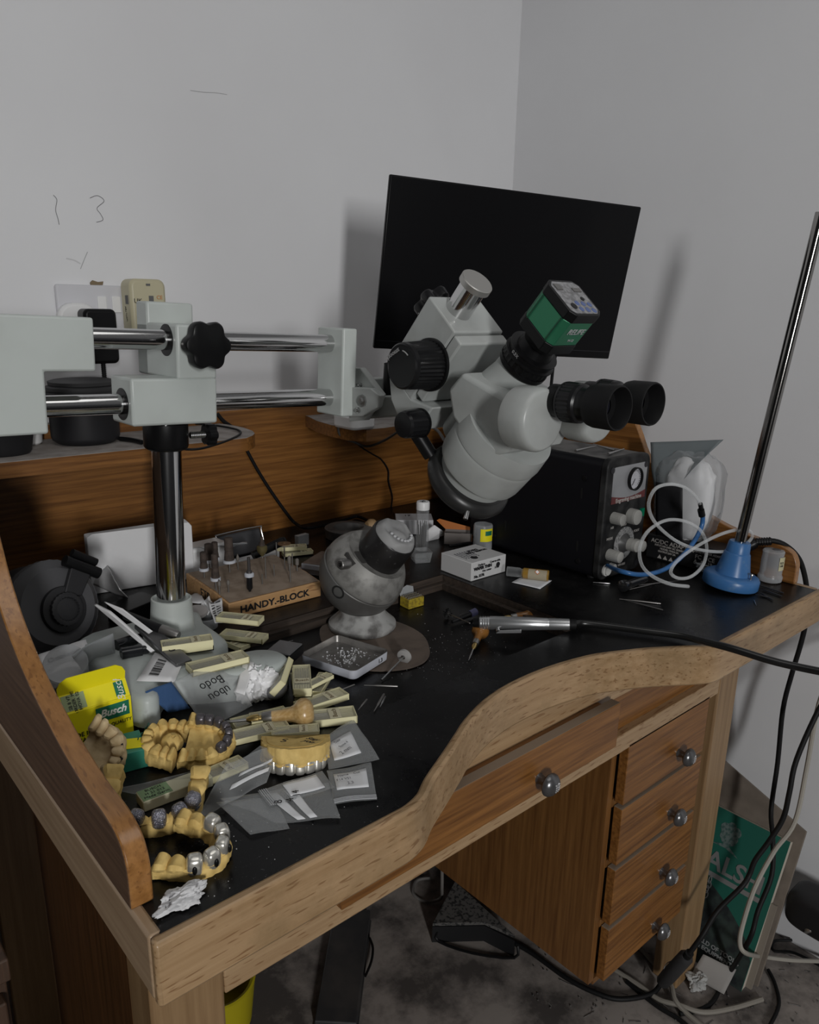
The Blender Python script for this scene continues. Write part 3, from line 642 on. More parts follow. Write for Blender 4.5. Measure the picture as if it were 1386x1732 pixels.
for y, z in ((.055,.165),(.055,.060),(.24,.060)): MB().box(-W/2-.0007,-W/2+.001,y-.002,y+.002,z-.010,z+.010).build('side_slot', mat('slot_dark', (.002,.002,.002), .8), en)
b = MB(); b.lathe((-.050,-.0005,.022),(0,-1,0),[(0,.0115),(.004,.0115),(.005,.009),(.008,.009)], n=24); b.lathe((-.034,-.0005,.026),(0,-1,0),[(0,.0075),(.010,.007),(.0101,.003)], n=20); b.build('air_port', mat('port_white', (.55,.55,.53), .35), en)
b = MB()
for x in (-.05,.05):
    for y in (.03,.30): b.lathe((x,y,-.0),(0,0,1),[(0,.009),(.006,.009)], n=14)
b.build('rubber_feet', rubber, en)
# air tubing on the machine: blue hose into clear hose loops
blue = mat('blue_hose', (.035,.13,.33), .3)
Y_ = .185
tp = lambda u, v, y=Y_: PY(u, v, y)
mi_ = Matrix.Translation((-1.082,-.293,-H))
b = MB(); b.tube([tp(1028,957,0.285),tp(1050,966,0.212),tp(1085,972,0.185),tp(1120,965,0.175),tp(1150,945,0.170),tp(1175,915,0.170),tp(1188,888,0.170),tp(1189,868,0.170)], .0042, n=10, sub=6); b.xf(mi_); b.build('blue_hose', blue, en)
b = MB(); b.cyl(tp(1188,872,0.170), tp(1186,862,0.170), .0062, n=14); b.cyl(tp(1187,861,0.170), tp(1185,852,0.170), .0042, n=12); b.xf(mi_); b.build('hose_coupling', black, en)
b = MB(); b.tube([tp(1186,858,0.170),tp(1180,843,0.170),tp(1160,825,0.170),tp(1135,819,0.170),tp(1110,826,0.170),tp(1098,850,0.170),tp(1103,875,0.170),tp(1122,898,0.165),tp(1150,918,0.160),tp(1185,930,0.150),tp(1225,933,0.140),tp(1258,923,0.130),tp(1273,908,0.130),tp(1266,896,0.130),tp(1238,898,0.130),tp(1205,910,0.135),tp(1170,930,0.140),tp(1145,950,0.140),tp(1135,968,0.135),tp(1148,978,0.130),tp(1170,975,0.130),tp(1190,955,0.140),tp(1196,925,0.150),tp(1186,898,0.160),tp(1160,882,0.170),tp(1128,880,0.175),tp(1098,897,0.170),tp(1083,925,0.165),tp(1086,955,0.150),tp(1105,975,0.135),tp(1135,988,0.115),tp(1165,992,0.105)], .0030, n=8, sub=6); b.xf(mi_); b.build('clear_hose', tubeclear, en)
# tools lying on top of the machine
for (a_, c_, r_, lab) in (((.02,.05),(.068-.02,.12),.0022,'long steel needle on top of the black engraving machine'),((-.03,.03),(.045,.045),.0030,'bright steel pin on the front edge of the engraving machine top'),((-.05,.09),(.03,.10),.0026,'dark steel graver on the engraving machine top behind the bright pin')):
    o = MB().cyl((0,0,0),((Vector(c_)-Vector(a_)).length,0,0), r_, r_*.35, n=10).build('graver', steel if 'bright' in lab or 'long' in lab else dullsteel)
    d = Vector(c_)-Vector(a_); placed(o, (1.082+a_[0], .293+a_[1], H+HH+.0048+r_), math.atan2(d.y, d.x)); tag(o, lab, 'tool', 'gravers on the engraving machine')
# blue cast base with leaning steel pole
c = P(1234, 993); ps = thing('pole_stand', 'blue cast-metal base holding a tall leaning chrome pole', 'stand', (c.x, c.y, H))
bluep = mat('blue_paint', (.045,.15,.36), .35, noise_=(60,(.09,.19,.36),.3,.42))
lean = (Vector((0,0,1)) + Vector((.754,-.657,0))*.10).normalized()
b = MB(); b.lathe((0,0,0),(0,0,1),[(0,.049),(.002,.0505),(.017,.0505),(.021,.048),(.0235,.043),(.024,.030)], n=56); 
b.lathe((0,0,.018),(0,0,1),[(0,.0335),(.006,.0315),(.045,.0235),(.047,.0225),(.0475,.0215),(.066,.0195),(.068,.018),(.068,.0115)], n=48); b.build('base', bluep, ps)
b = MB(); b.cyl((0,0,.075), (0,0,.66), .0100, n=28); b.build('pole', mat('dark_chrome',(.30,.29,.28),.12,1), ps); ps.rotation_euler = Vector((0,0,1)).rotation_difference(lean).to_euler(); ps.location.z = H + .005
b = MB(); b.cyl((-.006,-.038,.022),(-.006,-.038,.032),.0016,n=10); b.lathe((-.006,-.038,.032),(0,0,1),[(0,.0022),(.001,.0042),(.003,.0038)],n=14); b.build('set_screw', steel, ps)
# ball vise
vc = P(613, 1062, T); bv = thing('ball_vise', 'heavy grey ball-shaped engraver\'s vise holding a black pot with a grey impression', 'vise', (vc.x, vc.y, T))
cast = mat('cast_iron', (.17,.17,.165), .5, .35, noise_=(14,(.11,.105,.10),.35,.65)); cast2 = mat('worn_iron', (.30,.295,.28), .55, .3, noise_=(60,(.20,.195,.185),.38,.55))
b = MB(); b.lathe((0,0,0),(0,0,1),[(0,.055),(.004,.0575),(.010,.057),(.016,.050),(.026,.040),(.034,.038)], n=56); b.build('foot_ring', mat('worn_enamel', (.40,.40,.39), .5, noise_=(35,(.14,.135,.13),.36,.55)), bv)
n_ = (Vector((.75,-.66,0))*.52 + Vector((-.66,-.75,0))*.30 + Vector((0,0,.80))).normalized(); bc = Vector((0,0,.096)); RB = .072
B_ = basis(n_)
def capring(a0, a1, n=10, RR=RB): return [(RR*math.cos(R(a0+(a1-a0)*i/n)), RR*math.sin(R(a0+(a1-a0)*i/n))) for i in range(n+1)]
b = MB(); b.lathe(bc, n_, [(-RB,.001)]+[(-t, r) for t, r in capring(6, 90, 14)]+[(.0015,RB*.985)], n=64); b.build('ball_bowl', cast, bv)
b = MB(); b.lathe(bc, n_, [(.0020,RB*.97),(.004,RB*.985)]+[(.004+ (RB-.006)*math.sin(R(a)), RB*.99*math.cos(R(a))) for a in range(6,44,6)]+[(.043,.040),(.043,.0001)], n=64); hd = b.build('jaw_block', cast2, bv)
b = MB(); o = bc + n_*.036; xx = B_ @ Vector((1,0,0)); yy = B_ @ Vector((0,1,0))
# slot across the head with the clamp screw
sd0 = Vector((-.754,.657,0))*.75+Vector((-.657,-.754,0))*.66; side_ = (sd0 - n_*sd0.dot(n_)).normalized(); wv = n_.cross(side_).normalized()
b.hull8([o+side_*s*.062*0+side_*a+wv*w+n_*h for h in (-.004,.0085) for a, w in ((.012,-.012),(.060,-.012),(.060,.012),(.012,.012))]); b.build('jaw_slot', mat('slot_iron', (.05,.048,.046), .6), bv)
b = MB(); b.lathe(o+side_*.050+n_*.006-Vector((0,0,.008)), side_, [(0,.008),(.028,.008),(.030,.0065),(.0301,.0035),(.022,.0034)], n=24, cap=False); b.build('clamp_screw', dullsteel, bv)
b = MB(); kd = (Vector((-.754,.657,0))*.50+Vector((-.657,-.754,0))*.86+Vector((0,0,-.16))).normalized(); hp = bc + kd*RB*.985; b.lathe(hp, kd, [(0,.0115),(.0012,.0115),(.0014,.009),(-.004,.006),(-.004,.0001)], n=24, cap=False); b.build('key_hole', mat('hole_dark', (.02,.02,.02), .6), bv)
po = bc + n_*.036 + Vector((.008,-.002,0)); b = MB(); b.lathe(po, n_, [(0,.037),(.001,.039),(.052,.039),(.054,.0375),(.052,.0355),(.049,.035)], n=48, cap=True); pot = b.build('clamping_pot', mat('black_pitch', (.014,.013,.013), .4, noise_=(120,(.05,.05,.05),.30,.36)), bv)
def lump(o, n, r, h, fn=None, N=40):
    B = basis(n); return lambda u, v: o + B @ Vector((math.cos(2*math.pi*u)*r*math.sin(v*math.pi/2), math.sin(2*math.pi*u)*r*math.sin(v*math.pi/2), h*math.cos(v*math.pi/2) + (fn(u, v) if fn else 0)))
imp = mat('grey_silicone', (.34,.34,.34), .55)
b = MB(); io = po + n_*.052; b.grid(lump(io, n_, .036, .015, lambda u, v: .004*noise.noise(Vector((math.cos(u*6.28)*v*3, math.sin(u*6.28)*v*3, 2)))+ .004*math.exp(-((v-.62)/.16)**2)), 48, 16, cu=True); b.build('impression', imp, bv)
b = MB(); B2 = basis(n_, (1,0,0))
for i in range(9):
    a = R(-78 + i*17); rr = .0225; q = io + wv*math.cos(a)*rr + side_*(-math.sin(a)*rr)*1.0 + n_*.0155; b.ball(q, .0027, n=4, sc=(1,1,.8))
b.build('set_stones', mat('stones', (.80,.81,.83), .08, .25), bv)
# leather pad under the vise
q = [P(u, v, T) for u, v in ((545,1060),(590,1050),(640,1048),(680,1056),(715,1075),(727,1100),(722,1118),(700,1130),(665,1136),(620,1135),(570,1120),(545,1090))]
o = MB().prism([(p.x, p.y, T+.0002) for p in smooth_path(q, 4, True)], (0,0,.0022)).build('leather_pad', mat('suede', (.20,.155,.125), .95, noise_=(30,(.14,.11,.09),.35,.6)), bevel=.0006)
vise_lift = bv; bv.location.z = T + .0026
tag(o, 'round brown leather pad under the ball vise', 'pad')
# burr block
hb = thing('burr_block', 'sloping beech block printed HANDY.-BLOCK with drilled holes for burrs', 'tool holder', (.379,.567,H), R(-1.2))
BWD, BDP, F0, F1 = .181, .160, .028, .041
bch = wood('block_beech', (.40,.22,.09), (.56,.34,.16), 0, fleck=(.25,.12,.05), scale=.7, rough=.5)
b = MB(); b.prism([(0,0,0),(0,BDP,0),(0,BDP,F1-.004),(0,.05,F0+.006),(0,0,F0)], (BWD,0,0)); blk = b.build('block', bch, hb, bevel=.0015)
def ztop(y): return F0 + (.006*y/.05 if y < .05 else .006 + (F1-.004-F0-.006)*(y-.05)/(BDP-.05))
b = MB()
for i in range(13):
    for j in range(7):
        x = .012 + i*.0132; y = .014 + j*.0215; b.lathe((x,y,ztop(y)-.0001),(0,0,1),[(0,.0013),(.0004,.0013)], n=8)
b.build('drilled_holes', mat('hole_brown', (.05,.028,.014), .8), blk)
q = MB(); q.poly([(.003,.002,F0+.0012),(BWD-.003,.002,F0+.0012),(BWD-.003,.05,F0+.0066),(.003,.05,F0+.0066)]); q.poly([(.003,.05,F0+.0066),(BWD-.003,.05,F0+.0066),(BWD-.003,BDP-.003,F1-.0036),(.003,BDP-.003,F1-.0036)]); q.build('dusty_top', mat('block_dust', (.30,.235,.18), .9, noise_=(45,(.22,.165,.12),.35,.6)), blk)
text('lettering', 'HANDY.-BLOCK', .0165, ink, blk, plane_m((.088,-.0004,.0125),(1,0,0),(0,0,1)), bold=.0005, sx=1.12)
text('lettering', 'ETP', .022, ink, blk, plane_m((-.0004,.085,.018),(0,-1,0),(0,0,1)), depth=.0002)
# ------------------------------------------------------------------ burrs standing in the block
brown = mat('worn_abrasive', (.075,.055,.045), .8, noise_=(90,(.04,.03,.025),.4,.6)); tagm = mat('tag_white', (.55,.57,.62), .5)
BUR = []
def bur(u, v, vt, kind, label, group='burrs standing in the wooden block', z=H+.034):
    p = P(u, v, z); g = hb.matrix_basis.inverted() @ p
    z = H + ztop(min(max(g.y, 0), BDP)); p = P(u, v, z)
    top = PY(u, vt, p.y); L = max(.008, top.z - z)
    t = thing('rotary_burr', label, 'burr', (p.x, p.y, z), group=group)
    sh = .0012
    if kind in ('drum', 'bigdrum'):
        r = .0070 if kind == 'drum' else .0092; b = MB(); b.cyl((0,0,-.004),(0,0,L*.35),sh*1.2,n=10); b.build('shank', dullsteel, t)
        b = MB(); b.lathe((0,0,L*.30),(0,0,1),[(0,r*1.22),(.0045,r*1.22),(.005,r)], n=24); b.build('collar', tagm, t)
        b = MB(); b.lathe((0,0,L*.30+.004),(0,0,1),[(0,r),(L*.3,r*.8),(L*.31,r*.86),(L*.66,r*.80),(L*.66+.001,r*.6)], n=24); b.build('head', brown, t)
    elif kind == 'black':
        b = MB(); b.cyl((0,0,-.003),(0,0,L*.2),.0022,n=10); b.lathe((0,0,L*.08),(0,0,1),[(0,.0035),(L*.05,.0052),(L*.45,.0048),(L*.5,.0038)],n=16); b.build('body', satin, t)
        b = MB(); b.lathe((0,0,L*.46),(0,0,1),[(0,.008),(.005,.008),(.0065,.006)],n=20); b.build('collar', tagm, t)
        b = MB(); b.lathe((0,0,L*.5),(0,0,1),[(0,.006),(L*.12,.0045),(L*.14,.0028),(L*.5,.0026)],n=16); b.build('head', mat('dark_tool', (.05,.045,.045), .5), t)
    elif kind == 'cup':
        b = MB(); b.cyl((0,0,-.004),(0,0,L*.4),sh,n=8); b.build('shank', dullsteel, t)
        b = MB(); b.lathe((0,0,L*.1),(0,0,1),[(0,.002),(L*.22,.009),(L*.3,.010),(L*.45,.010),(L*.5,.0075)],n=24); b.build('bristle_cup', mat('cup_yellow', (.10,.08,.03), .7), t)
        b = MB(); b.lathe((0,0,L*.5),(0,0,1),[(0,.0062),(L*.22,.0055),(L*.3,.0028),(L*.5,.0028)],n=20); b.build('head', brown, t)
    else:
        b = MB(); b.cyl((0,0,-.004),(0,0,L),sh if kind != 'fat' else .0016,n=10)
        if kind == 'needle': b = MB().lathe((0,0,-.004),(0,0,1),[(0,.0013),(L*.55,.0013),(L+.004,.0006)],n=10)
        b.build('shank', dullsteel, t); b = MB()
        if kind == 'flame': b.lathe((0,0,L*.55),(0,0,1),[(0,.0013),(L*.12,.0030),(L*.28,.0026),(L*.45,.0004)],n=14)
        elif kind == 'fat': b.lathe((0,0,L*.45),(0,0,1),[(0,.0020),(L*.06,.0034),(L*.45,.0034),(L*.55,.0012)],n=14)
        elif kind == 'disc': b.lathe((0,0,L-.0008),(0,0,1),[(0,.0125),(.0012,.0125)],n=36); b.lathe((0,0,L-.002),(0,0,1),[(0,.003),(.004,.003)],n=12)
        elif kind == 'cyl': b.lathe((0,0,L*.6),(0,0,1),[(0,.0014),(L*.4,.0014)],n=10)
        else: b = None
        if b: b.build('head', mat('rust_disc', (.13,.07,.03), .6) if kind == 'disc' else mat('bur_grey', (.16,.145,.13), .6), t)
bur(346,977,936,'drum','brown abrasive drum with white collar, leftmost in the burr block')
bur(366,999,939,'drum','brown drum burr with white collar, second from left at the block front')
bur(355,962,922,'bigdrum','fat brown abrasive drum at the rear left of the burr block')
bur(365,958,919,'drum','slim brown drum burr at the rear, just right of the fat one')
bur(389,968,911,'bigdrum','tall brown drum burr with white collar standing alone behind')
bur(403,964,937,'flame','flame-headed burr right of the tall brown drum')
bur(372,1006,981,'flame','flame burr nearest the front left corner of the block')
bur(387,1003,980,'flame','flame burr second from the left along the block front')
bur(423,1002,942,'black','black-bodied tool with white collar in the middle of the block')
bur(450,979,936,'needle','long thin needle burr right of the black-bodied tool')
bur(464,975,955,'plain','short plain shank right of the long needle burr')
bur(444,989,971,'plain','short plain shank in front of the long needle burr')
bur(444,944,908,'cup','yellowish cup brush standing at the rear of the block')
bur(468,938,917,'plain','thin shank at the rear edge right of the cup brush')
bur(481.6,946,919,'disc','burr carrying a flat rusty disc at the rear right')
bur(482,963,942,'plain','plain shank just in front of the rusty disc')
bur(490,966,940,'fat','fat cylinder-headed burr near the right end')
bur(495,959,936,'plain','thin shank behind the fat burrs at the right end')
bur(503,966,944,'fat','fat burr closest to the right end of the block')
bur(491.5,986,954,'needle','thin steel needle near the front right of the block')
# ------------------------------------------------------------------ wall socket, adapters, shelf items
def wallthing(name, label, cat, u, v, y=WY):
    p = PY(u, v, y); return thing(name, label, cat, (p.x, y, p.z))
def rel(t): return Matrix.Translation(-Vector(t.location))
s0, s1 = PY(90,484,WY), PY(262,486,WY)
so = thing('wall_socket', 'white double wall socket plate with two rocker switches', 'socket', ((s0.x+s1.x)/2, WY, s0.z-.055))
w_ = (s1.x-s0.x)/2
b = MB(); b.prism([Vector((p.x, -.011, p.y)) for p in rrect(w_*2,.118,.006)], (0,.011,0)); b.build('face_plate', mat('socket_white', (.62,.62,.65), .35), so, bevel=.003)
for u in (169, 193):
    q = PY(u,515,WY)-Vector(so.location); b = MB(); b.box(q.x-.0085,q.x+.0085,-.014,-.010,q.z-.015,q.z+.015); b.build('rocker_switch', white, so, bevel=.001)
pg = wallthing('white_plug', 'white round-edged plug in the left half of the wall socket', 'plug', 128, 545, WY-.012)
b = MB(); b.prism([Vector((p.x, -.022, p.y)) for p in rrect(.075,.070,.030)], (0,.021,0)); b.build('plug_body', white, pg, bevel=.006)
bp_ = wallthing('power_adapter', 'black block power adapter plugged in beside the pale travel adapter', 'adapter', 160, 568, WY-.036)
b = MB(); b.prism([Vector((p.x, -.040, p.y)) for p in rrect(.060,.098,.010)], (0,.039,0)); b.build('adapter_body', black, bp_, bevel=.006)
rb = MB()
for i in range(8): rb.lathe((.004,-.02,-.049-i*.0036),(0,0,-1),[(0,.0042),(.0022,.0046),(.0024,.0034),(.0036,.0034)],n=12)
rb.build('strain_relief', rubber, bp_)
zs_ = zs + .0012
mi = rel(bp_)
b = MB(); b.tube([Vector((.004,-.02,-.075)), mi@PY(176,650,.99), mi@PY(195,668,.97), mi@(PY(215,690,.95)), mi@PY(240,712,.93), mi@P(275,735,zs_+.003)], .0021, n=8); b.build('cord', rubber, bp_)
ta = thing('travel_adapter', 'cream travel plug adapter with CE mark covering the right end of the socket', 'adapter', PY(235,520,WY-.012))
crm = mat('aged_cream', (.52,.48,.33), .4)
b = MB(); b.prism([Vector((p.x, -.050, p.y)) for p in rrect(.071,.105,.014)], (0,.049,0)); b.build('adapter_body', crm, ta, bevel=.006)
b = MB(); b.box(-.004,.004,-.0512,-.049,.040,.044); b.box(.000,.009,-.0512,-.049,.008,.022); b.box(-.0365,-.034,-.038,-.026,.006,.022); b.build('slots', mat('slot_grey', (.12,.12,.12), .6), ta)
text('lettering', 'CE', .010, mat('orange_print', (.55,.22,.06), .5), ta, plane_m((.021,-.0512,.019),(1,0,0),(0,0,1)))
text('lettering', 'UK', .012, ink, ta, plane_m((-.022,-.0512,.012),(1,0,0),(0,0,1)))
text('lettering', 'ITALY USA', .006, ink, ta, plane_m((-.0358,-.024,-.012),(0,.1,1),(0,-1,.1)))
b = MB(); q = [PY(u,v,WY-.001) for u,v in ((152,478),(156,474),(165,477),(174,476),(173,482),(153,482))]; o = MB().prism([(p.x, WY-.004, p.z) for p in q], (0,.0035,0)).build('putty_lump', mat('putty', (.20,.15,.09), .8)); tag(o, 'small brown putty lump stuck above the socket plate', 'putty')
# shelf: black jar with stacked lids, black bowl, white cup
c = P(150,748,zs_); jar = thing('storage_jar', 'matt black round jar with dark lids stacked on it, behind the lower boom bar', 'jar', (c.x, c.y+.01, zs_))
mb = mat('matt_black', (.012,.012,.014), .5)
b = MB(); b.lathe((0,0,0),(0,0,1),[(0,.048),(.006,.056),(.012,.058),(.082,.058),(.084,.054)],n=48); b.build('body', mb, jar)
b = MB(); b.lathe((0,0,.084),(0,0,1),[(0,.061),(.006,.061),(.0065,.058),(.010,.0600),(.015,.060),(.018,.052)],n=48); b.build('lid', mat('lid_dark', (.05,.05,.052), .55), jar)
b = MB(); b.lathe((.002,0,.102),(0,0,1),[(0,.056),(.006,.057),(.008,.050)],n=48); b.build('lid', mat('lid_dark', (.05,.05,.052), .55), jar)
c = P(10,768,zs_); o = thing('plastic_bowl', 'black tapered bowl on the shelf under the counterweight block', 'bowl', (c.x, c.y+.012, zs_))
b = MB(); b.lathe((0,0,0),(0,0,1),[(0,.040),(.004,.043),(.055,.052),(.055,.049),(.006,.040)],n=40); b.build('bowl_body', mb, o)
c = P(47,752,zs_); o = thing('white_cup', 'white cup standing between the black bowl and the black jar', 'cup', (c.x, c.y+.01, zs_))
b = MB(); b.lathe((0,0,0),(0,0,1),[(0,.024),(.003,.027),(.05,.031),(.05,.029),(.004,.024)],n=32); b.build('cup_body', white, o)
# charger plug and cable loop on the shelf
b = MB(); q = [P(u,v,zs_+.004) for u,v in ((203,742),(222,744),(240,748))]; b.tube(q,.0042,n=10); b.cyl(q[0],q[0]+(q[0]-q[1]).normalized()*.008,.0028,n=10)
o = b.build('barrel_plug', black); tag(o, 'black barrel power plug lying on the shelf beside the chrome column', 'plug')
b = MB(); q = [P(u,v,zs_+.003) for u,v in ((243,749),(290,757),(330,760),(365,752),(395,741),(407,733),(402,727),(380,722),(350,718),(320,716))]
b.tube(q,.0022,n=8,sub=6); tag(b.build('shelf_cable', rubber), 'thin black cable looping round the shelf end below the boom', 'cable')
c = P(195,742,zs_); o = MB().lathe((c.x,c.y+.02,zs_),(0,0,1),[(0,.006),(.02,.007),(.024,.004)],n=16).build('nozzle_cap', white); tag(o, 'small white nozzle cap on the shelf right of the black jar', 'cap')
# corner shelf: white dish under the bracket
c = P(628,728,zs_); o = thing('white_dish', 'white rounded plastic box perched on the corner shelf under the bracket', 'box', P(617,727,zs_) )
o.location.z = zs_; o.location.y += .035; b = MB(); b.prism(rrect(.062,.075,.014), (0,0,.030)); b.build('box_body', white, o, bevel=.006)
# black cable hanging down the back board to the bench
BPY = .978
b = MB(); q = [PY(u,v,BPY-.003) for u,v in ((368,700),(378,712),(392,722))] ; b.tube(q,.0042,n=8)
tag(b.build('black_cable', rubber), 'black cable crossing the back board just above the left shelf', 'cable')
pts = [PY(418,762,BPY-.004),PY(436,795,BPY-.004),PY(458,830,BPY-.005),PY(485,868,BPY-.008),PY(500,885,BPY-.012),P(520,893,H+.012),P(560,886,H+.008),P(590,877,H+.006),P(608,874,H+.005),P(640,890,H+.005)]
tag(MB().tube(pts,.0038,n=8,sub=6).build('black_cable', rubber), 'black cable sagging down the back board behind the burr block', 'cable')
pts = [PY(573,708,.80),PY(575,735,.80),PY(600,748,.78),PY(622,755,.76),PY(650,745,.72),PY(680,727,.66),PY(705,721,.60),PY(730,723,.52),PY(742,730,.42),PY(752,745,.36),PY(770,765,.30)]
tag(MB().tube(pts,.0026,n=8,sub=6).build('grey_cable', mat('cable_grey',(.07,.065,.06),.5)), 'dark grey cable drooping from the corner shelf to the ring light', 'cable')
pts = [PY(575,708,.93),PY(590,730,.95),PY(606,752,.96),PY(630,768,.97),PY(645,777,.97),PY(657,795,.97),PY(658,815,.97),PY(664,840,.97),PY(663,862,.965),P(678,882,H+.012),P(695,888,H+.004)]
tag(MB().tube(pts,.0018,n=6,sub=5).build('thin_wire', rubber), 'thin kinked black wire running down the back board', 'wire')
for i,(x0,x1,lab) in enumerate(((697,713,'thin grey wire loop hanging from the corner shelf edge'),)):
    pts = [PY(x0,703,.70),PY(x0,725,.70),PY(702,741,.70),PY(710,730,.70),PY(x1,703,.70)]
    tag(MB().tube(pts,.0012,n=6,sub=5).build('wire_loop', mat('cable_grey',(.07,.065,.06),.5)), lab, 'wire')
pts = [PX(943,590,1.2),PX(937,615,1.2),PX(934,640,1.2),PX(932,660,1.2)]
tag(MB().tube(pts,.0035,n=8).build('monitor_cable', rubber), 'black cable hanging down behind the monitor', 'cable')
# ------------------------------------------------------------------ left rear corner: bottle, towels, envelopes
c = P(92,1040,H+.06); bt = thing('sports_bottle', 'big black drinking bottle lying with its flip lid facing out', 'bottle', (c.x, c.y, H))
c0 = Vector((0,0,.072)); dirv = Vector((.25,-.92,.30)).normalized(); bkl = mat('bottle_black', (.02,.02,.022), .45)
Bt = basis(dirv); c1 = c0
b = MB(); b.lathe(c1-dirv*.16, dirv, [(0,.050),(.01,.058),(.10,.0665),(.15,.0665)],n=56); b.build('bottle_body', bkl, bt)
b = MB(); b.lathe(c1-dirv*.012, dirv, [(0,.0665),(.002,.0695),(.016,.0695)],n=72,ribs=1,rib=.001); b.lathe(c1+dirv*.004, dirv, [(0,.068),(.004,.064),(.012,.056)],n=56); lid = b.build('screw_lid', mat('bottle_lid', (.075,.075,.08), .5), bt)
o_ = c1+dirv*.016; Yv = Vector((.754,-.657,0))*.55+Vector((0,0,.85)); Yv = (Yv-dirv*Yv.dot(dirv)).normalized(); X_ = Yv.cross(dirv).normalized()
b = MB(); b.lathe(o_+X_*.006-Yv*.004, dirv, [(0,.034),(.006,.033),(.007,.030)],n=40); b.lathe(o_+X_*.006-Yv*.004+dirv*.006, dirv, [(0,.0245),(.008,.0245),(.009,.022),(.009,.018),(.006,.017)],n=48,ribs=1,rib=.0012,cap=False); b.lathe(o_+X_*.006-Yv*.004+dirv*.007, dirv, [(0,.0175),(.005,.0165),(.0065,.012)],n=40); b.build('spout_cap', bkl, lid)
b = MB(); q0 = o_+X_*.012+Yv*.03
b.hull8([q0+X_*x+Yv*y+dirv*z for z in (0,.009) for x,y in ((-.012,-.015),(.016,-.012),(.030,.034),(-.004,.040))]); b.build('flip_strap', bkl, lid, bevel=.002)
b = MB(); b.cyl(q0+X_*-.016+Yv*.036+dirv*.006, q0+X_*.040+Yv*.026+dirv*.006, .0085, n=18); b.cyl(q0+X_*-.005+Yv*.05+dirv*.004, q0+X_*.035+Yv*.042+dirv*.004,.006,n=16); b.build('hinge', black, lid)
# folded paper towel stack behind the column
def sheet3(pts, nu=10, nv=10, amp=.002, sc=30, seed=0):     # bilinear patch through 4 corners with gentle wrinkles
    a, b_, c_, d_ = [Vector(p) for p in pts]; nrm = (b_-a).cross(d_-a).normalized()
    def fn(u, v):
        p = a*(1-u)*(1-v)+b_*u*(1-v)+c_*u*v+d_*(1-u)*v
        return p + nrm*(noise.noise(p*sc+Vector((seed,0,0)))*amp)
    return fn
pw = mat('towel_white', (.74,.74,.75), .9, bump=(120,.25))
pt = thing('paper_towels', 'stack of folded white paper towels standing behind the chrome column', 'paper towels', P(215,985,H)+Vector((0,.0,0)))
A0, A1 = P(156,1006,H), P(330,978,H); mi = rel(pt)
up = lambda p, v: Vector((p.x, p.y, PY(CX, v, p.y).z))
def vert(p, v):     # height over p that the photo shows at row v
    lo, hi = H-.3, 2
    for _ in range(40):
        m = (lo+hi)/2; d = Vector((p.x,p.y,m))-CAM; vv = CY+FPX*(ROW[1].dot(d))/(ROW[2].dot(d))
        if vv > v: lo = m
        else: hi = m
    return lo
hz_ = vert(A0, 905) - H
b = MB(); d_ = (A1-A0).normalized(); n2 = Vector((-d_.y, d_.x, 0))
L_ = (A1-A0).length
for k in range(5):
    o1 = A0 + n2*.006*k; b.prism([mi@(o1+d_*a+Vector((0,0,z))) for a, z in ((0,0),(L_,0),(L_,hz_*.93),(L_*.97,hz_),(.01,hz_*(1-.01*k)),(0,hz_*.95))], n2*.0052)
b.build('towel_stack', pw, pt, bevel=.0015)
q = [P(150,968,H+.004)+Vector((0,0,.0)), P(262,1003,H+.01), None, None]
a_ = P(158,985,H+.002); 
pts = [mi@PY(140,1000,a_.y-.06), mi@P(238,1010,H+.008), mi@P(216,1000,H+.055), mi@P(184,956,H+.052)]
b = MB(); b.grid(sheet3([mi@P(150,985,H+.02), mi@P(225,1018,H+.012), mi@P(202,955+42,H+.062), mi@P(182,956,H+.05)],amp=.004,sc=40),12,12); b.build('loose_sheet', pw, pt, solid=.0012)
# paper scraps around the column foot
c = P(327,1030,H+.01); wt = lambda u,v,z: P(u,v,z)
o = MB().grid(sheet3([P(300,1012,H+.012),P(340,1004,H+.010),P(346,1018,H+.030),P(306,1020,H+.034)],amp=.004,sc=60),8,8).build('paper_scrap', pw, solid=.0006); tag(o,'crumpled white paper behind the foot of the chrome column','paper')
# grey abrasive stones and printed strips behind the block
c = P(333,1048,H+.012); o = MB().lathe((0,0,0),(0,0,1),[(0,.017),(.001,.018),(.006,.018),(.0065,.003),(.006,.0001)],n=36).build('grinding_disc', mat('disc_grey',(.35,.33,.32),.8)); placed(o,(c.x,c.y,H+.022),rot=(R(8),R(-6),0)); tag(o,'thick grey grinding disc lying left of the burr block','disc')
c = P(345,1060,H); o = thing('clear_pot','clear round lid holding the grinding disc beside the burr block','pot',(c.x,c.y,H)); b = MB(); b.lathe((0,0,0),(0,0,1),[(0,.022),(.018,.024),(.018,.022),(.003,.020)],n=32); b.build('pot_body', frost, o)
for i,(pp,lab) in enumerate(((((352,1018),(376,1014),(378,1056),(364,1058)),'printed paper strip curling beside the burr block'),(((340,1022),(354,1008),(362,1024),(352,1040)),'crumpled printed strip behind the grinding disc'))):
    q = [P(u,v,H+.028-.010*(k>1)) for k,(u,v) in enumerate(pp)]
    t = thing('paper_strip', lab, 'paper', q[0]); mi = rel(t); f_ = sheet3([mi@x for x in q],amp=.006,sc=70,seed=i); b = MB(); b.grid(f_,8,8); b.build('strip', paper, t, solid=.0004)
    tb = MB()
    for r_ in range(9):
        v0 = .08+r_*.1
        for (ua,ub) in ((.15,.4),(.5,.85)):
            tb.poly([f_(ua,v0)+Vector((-.0003,-.0006,.0010)),f_(ub,v0)+Vector((-.0003,-.0006,.0010)),f_(ub,v0+.035)+Vector((-.0003,-.0006,.0010)),f_(ua,v0+.035)+Vector((-.0003,-.0006,.0010))])
    tb.build('print', ink, t)
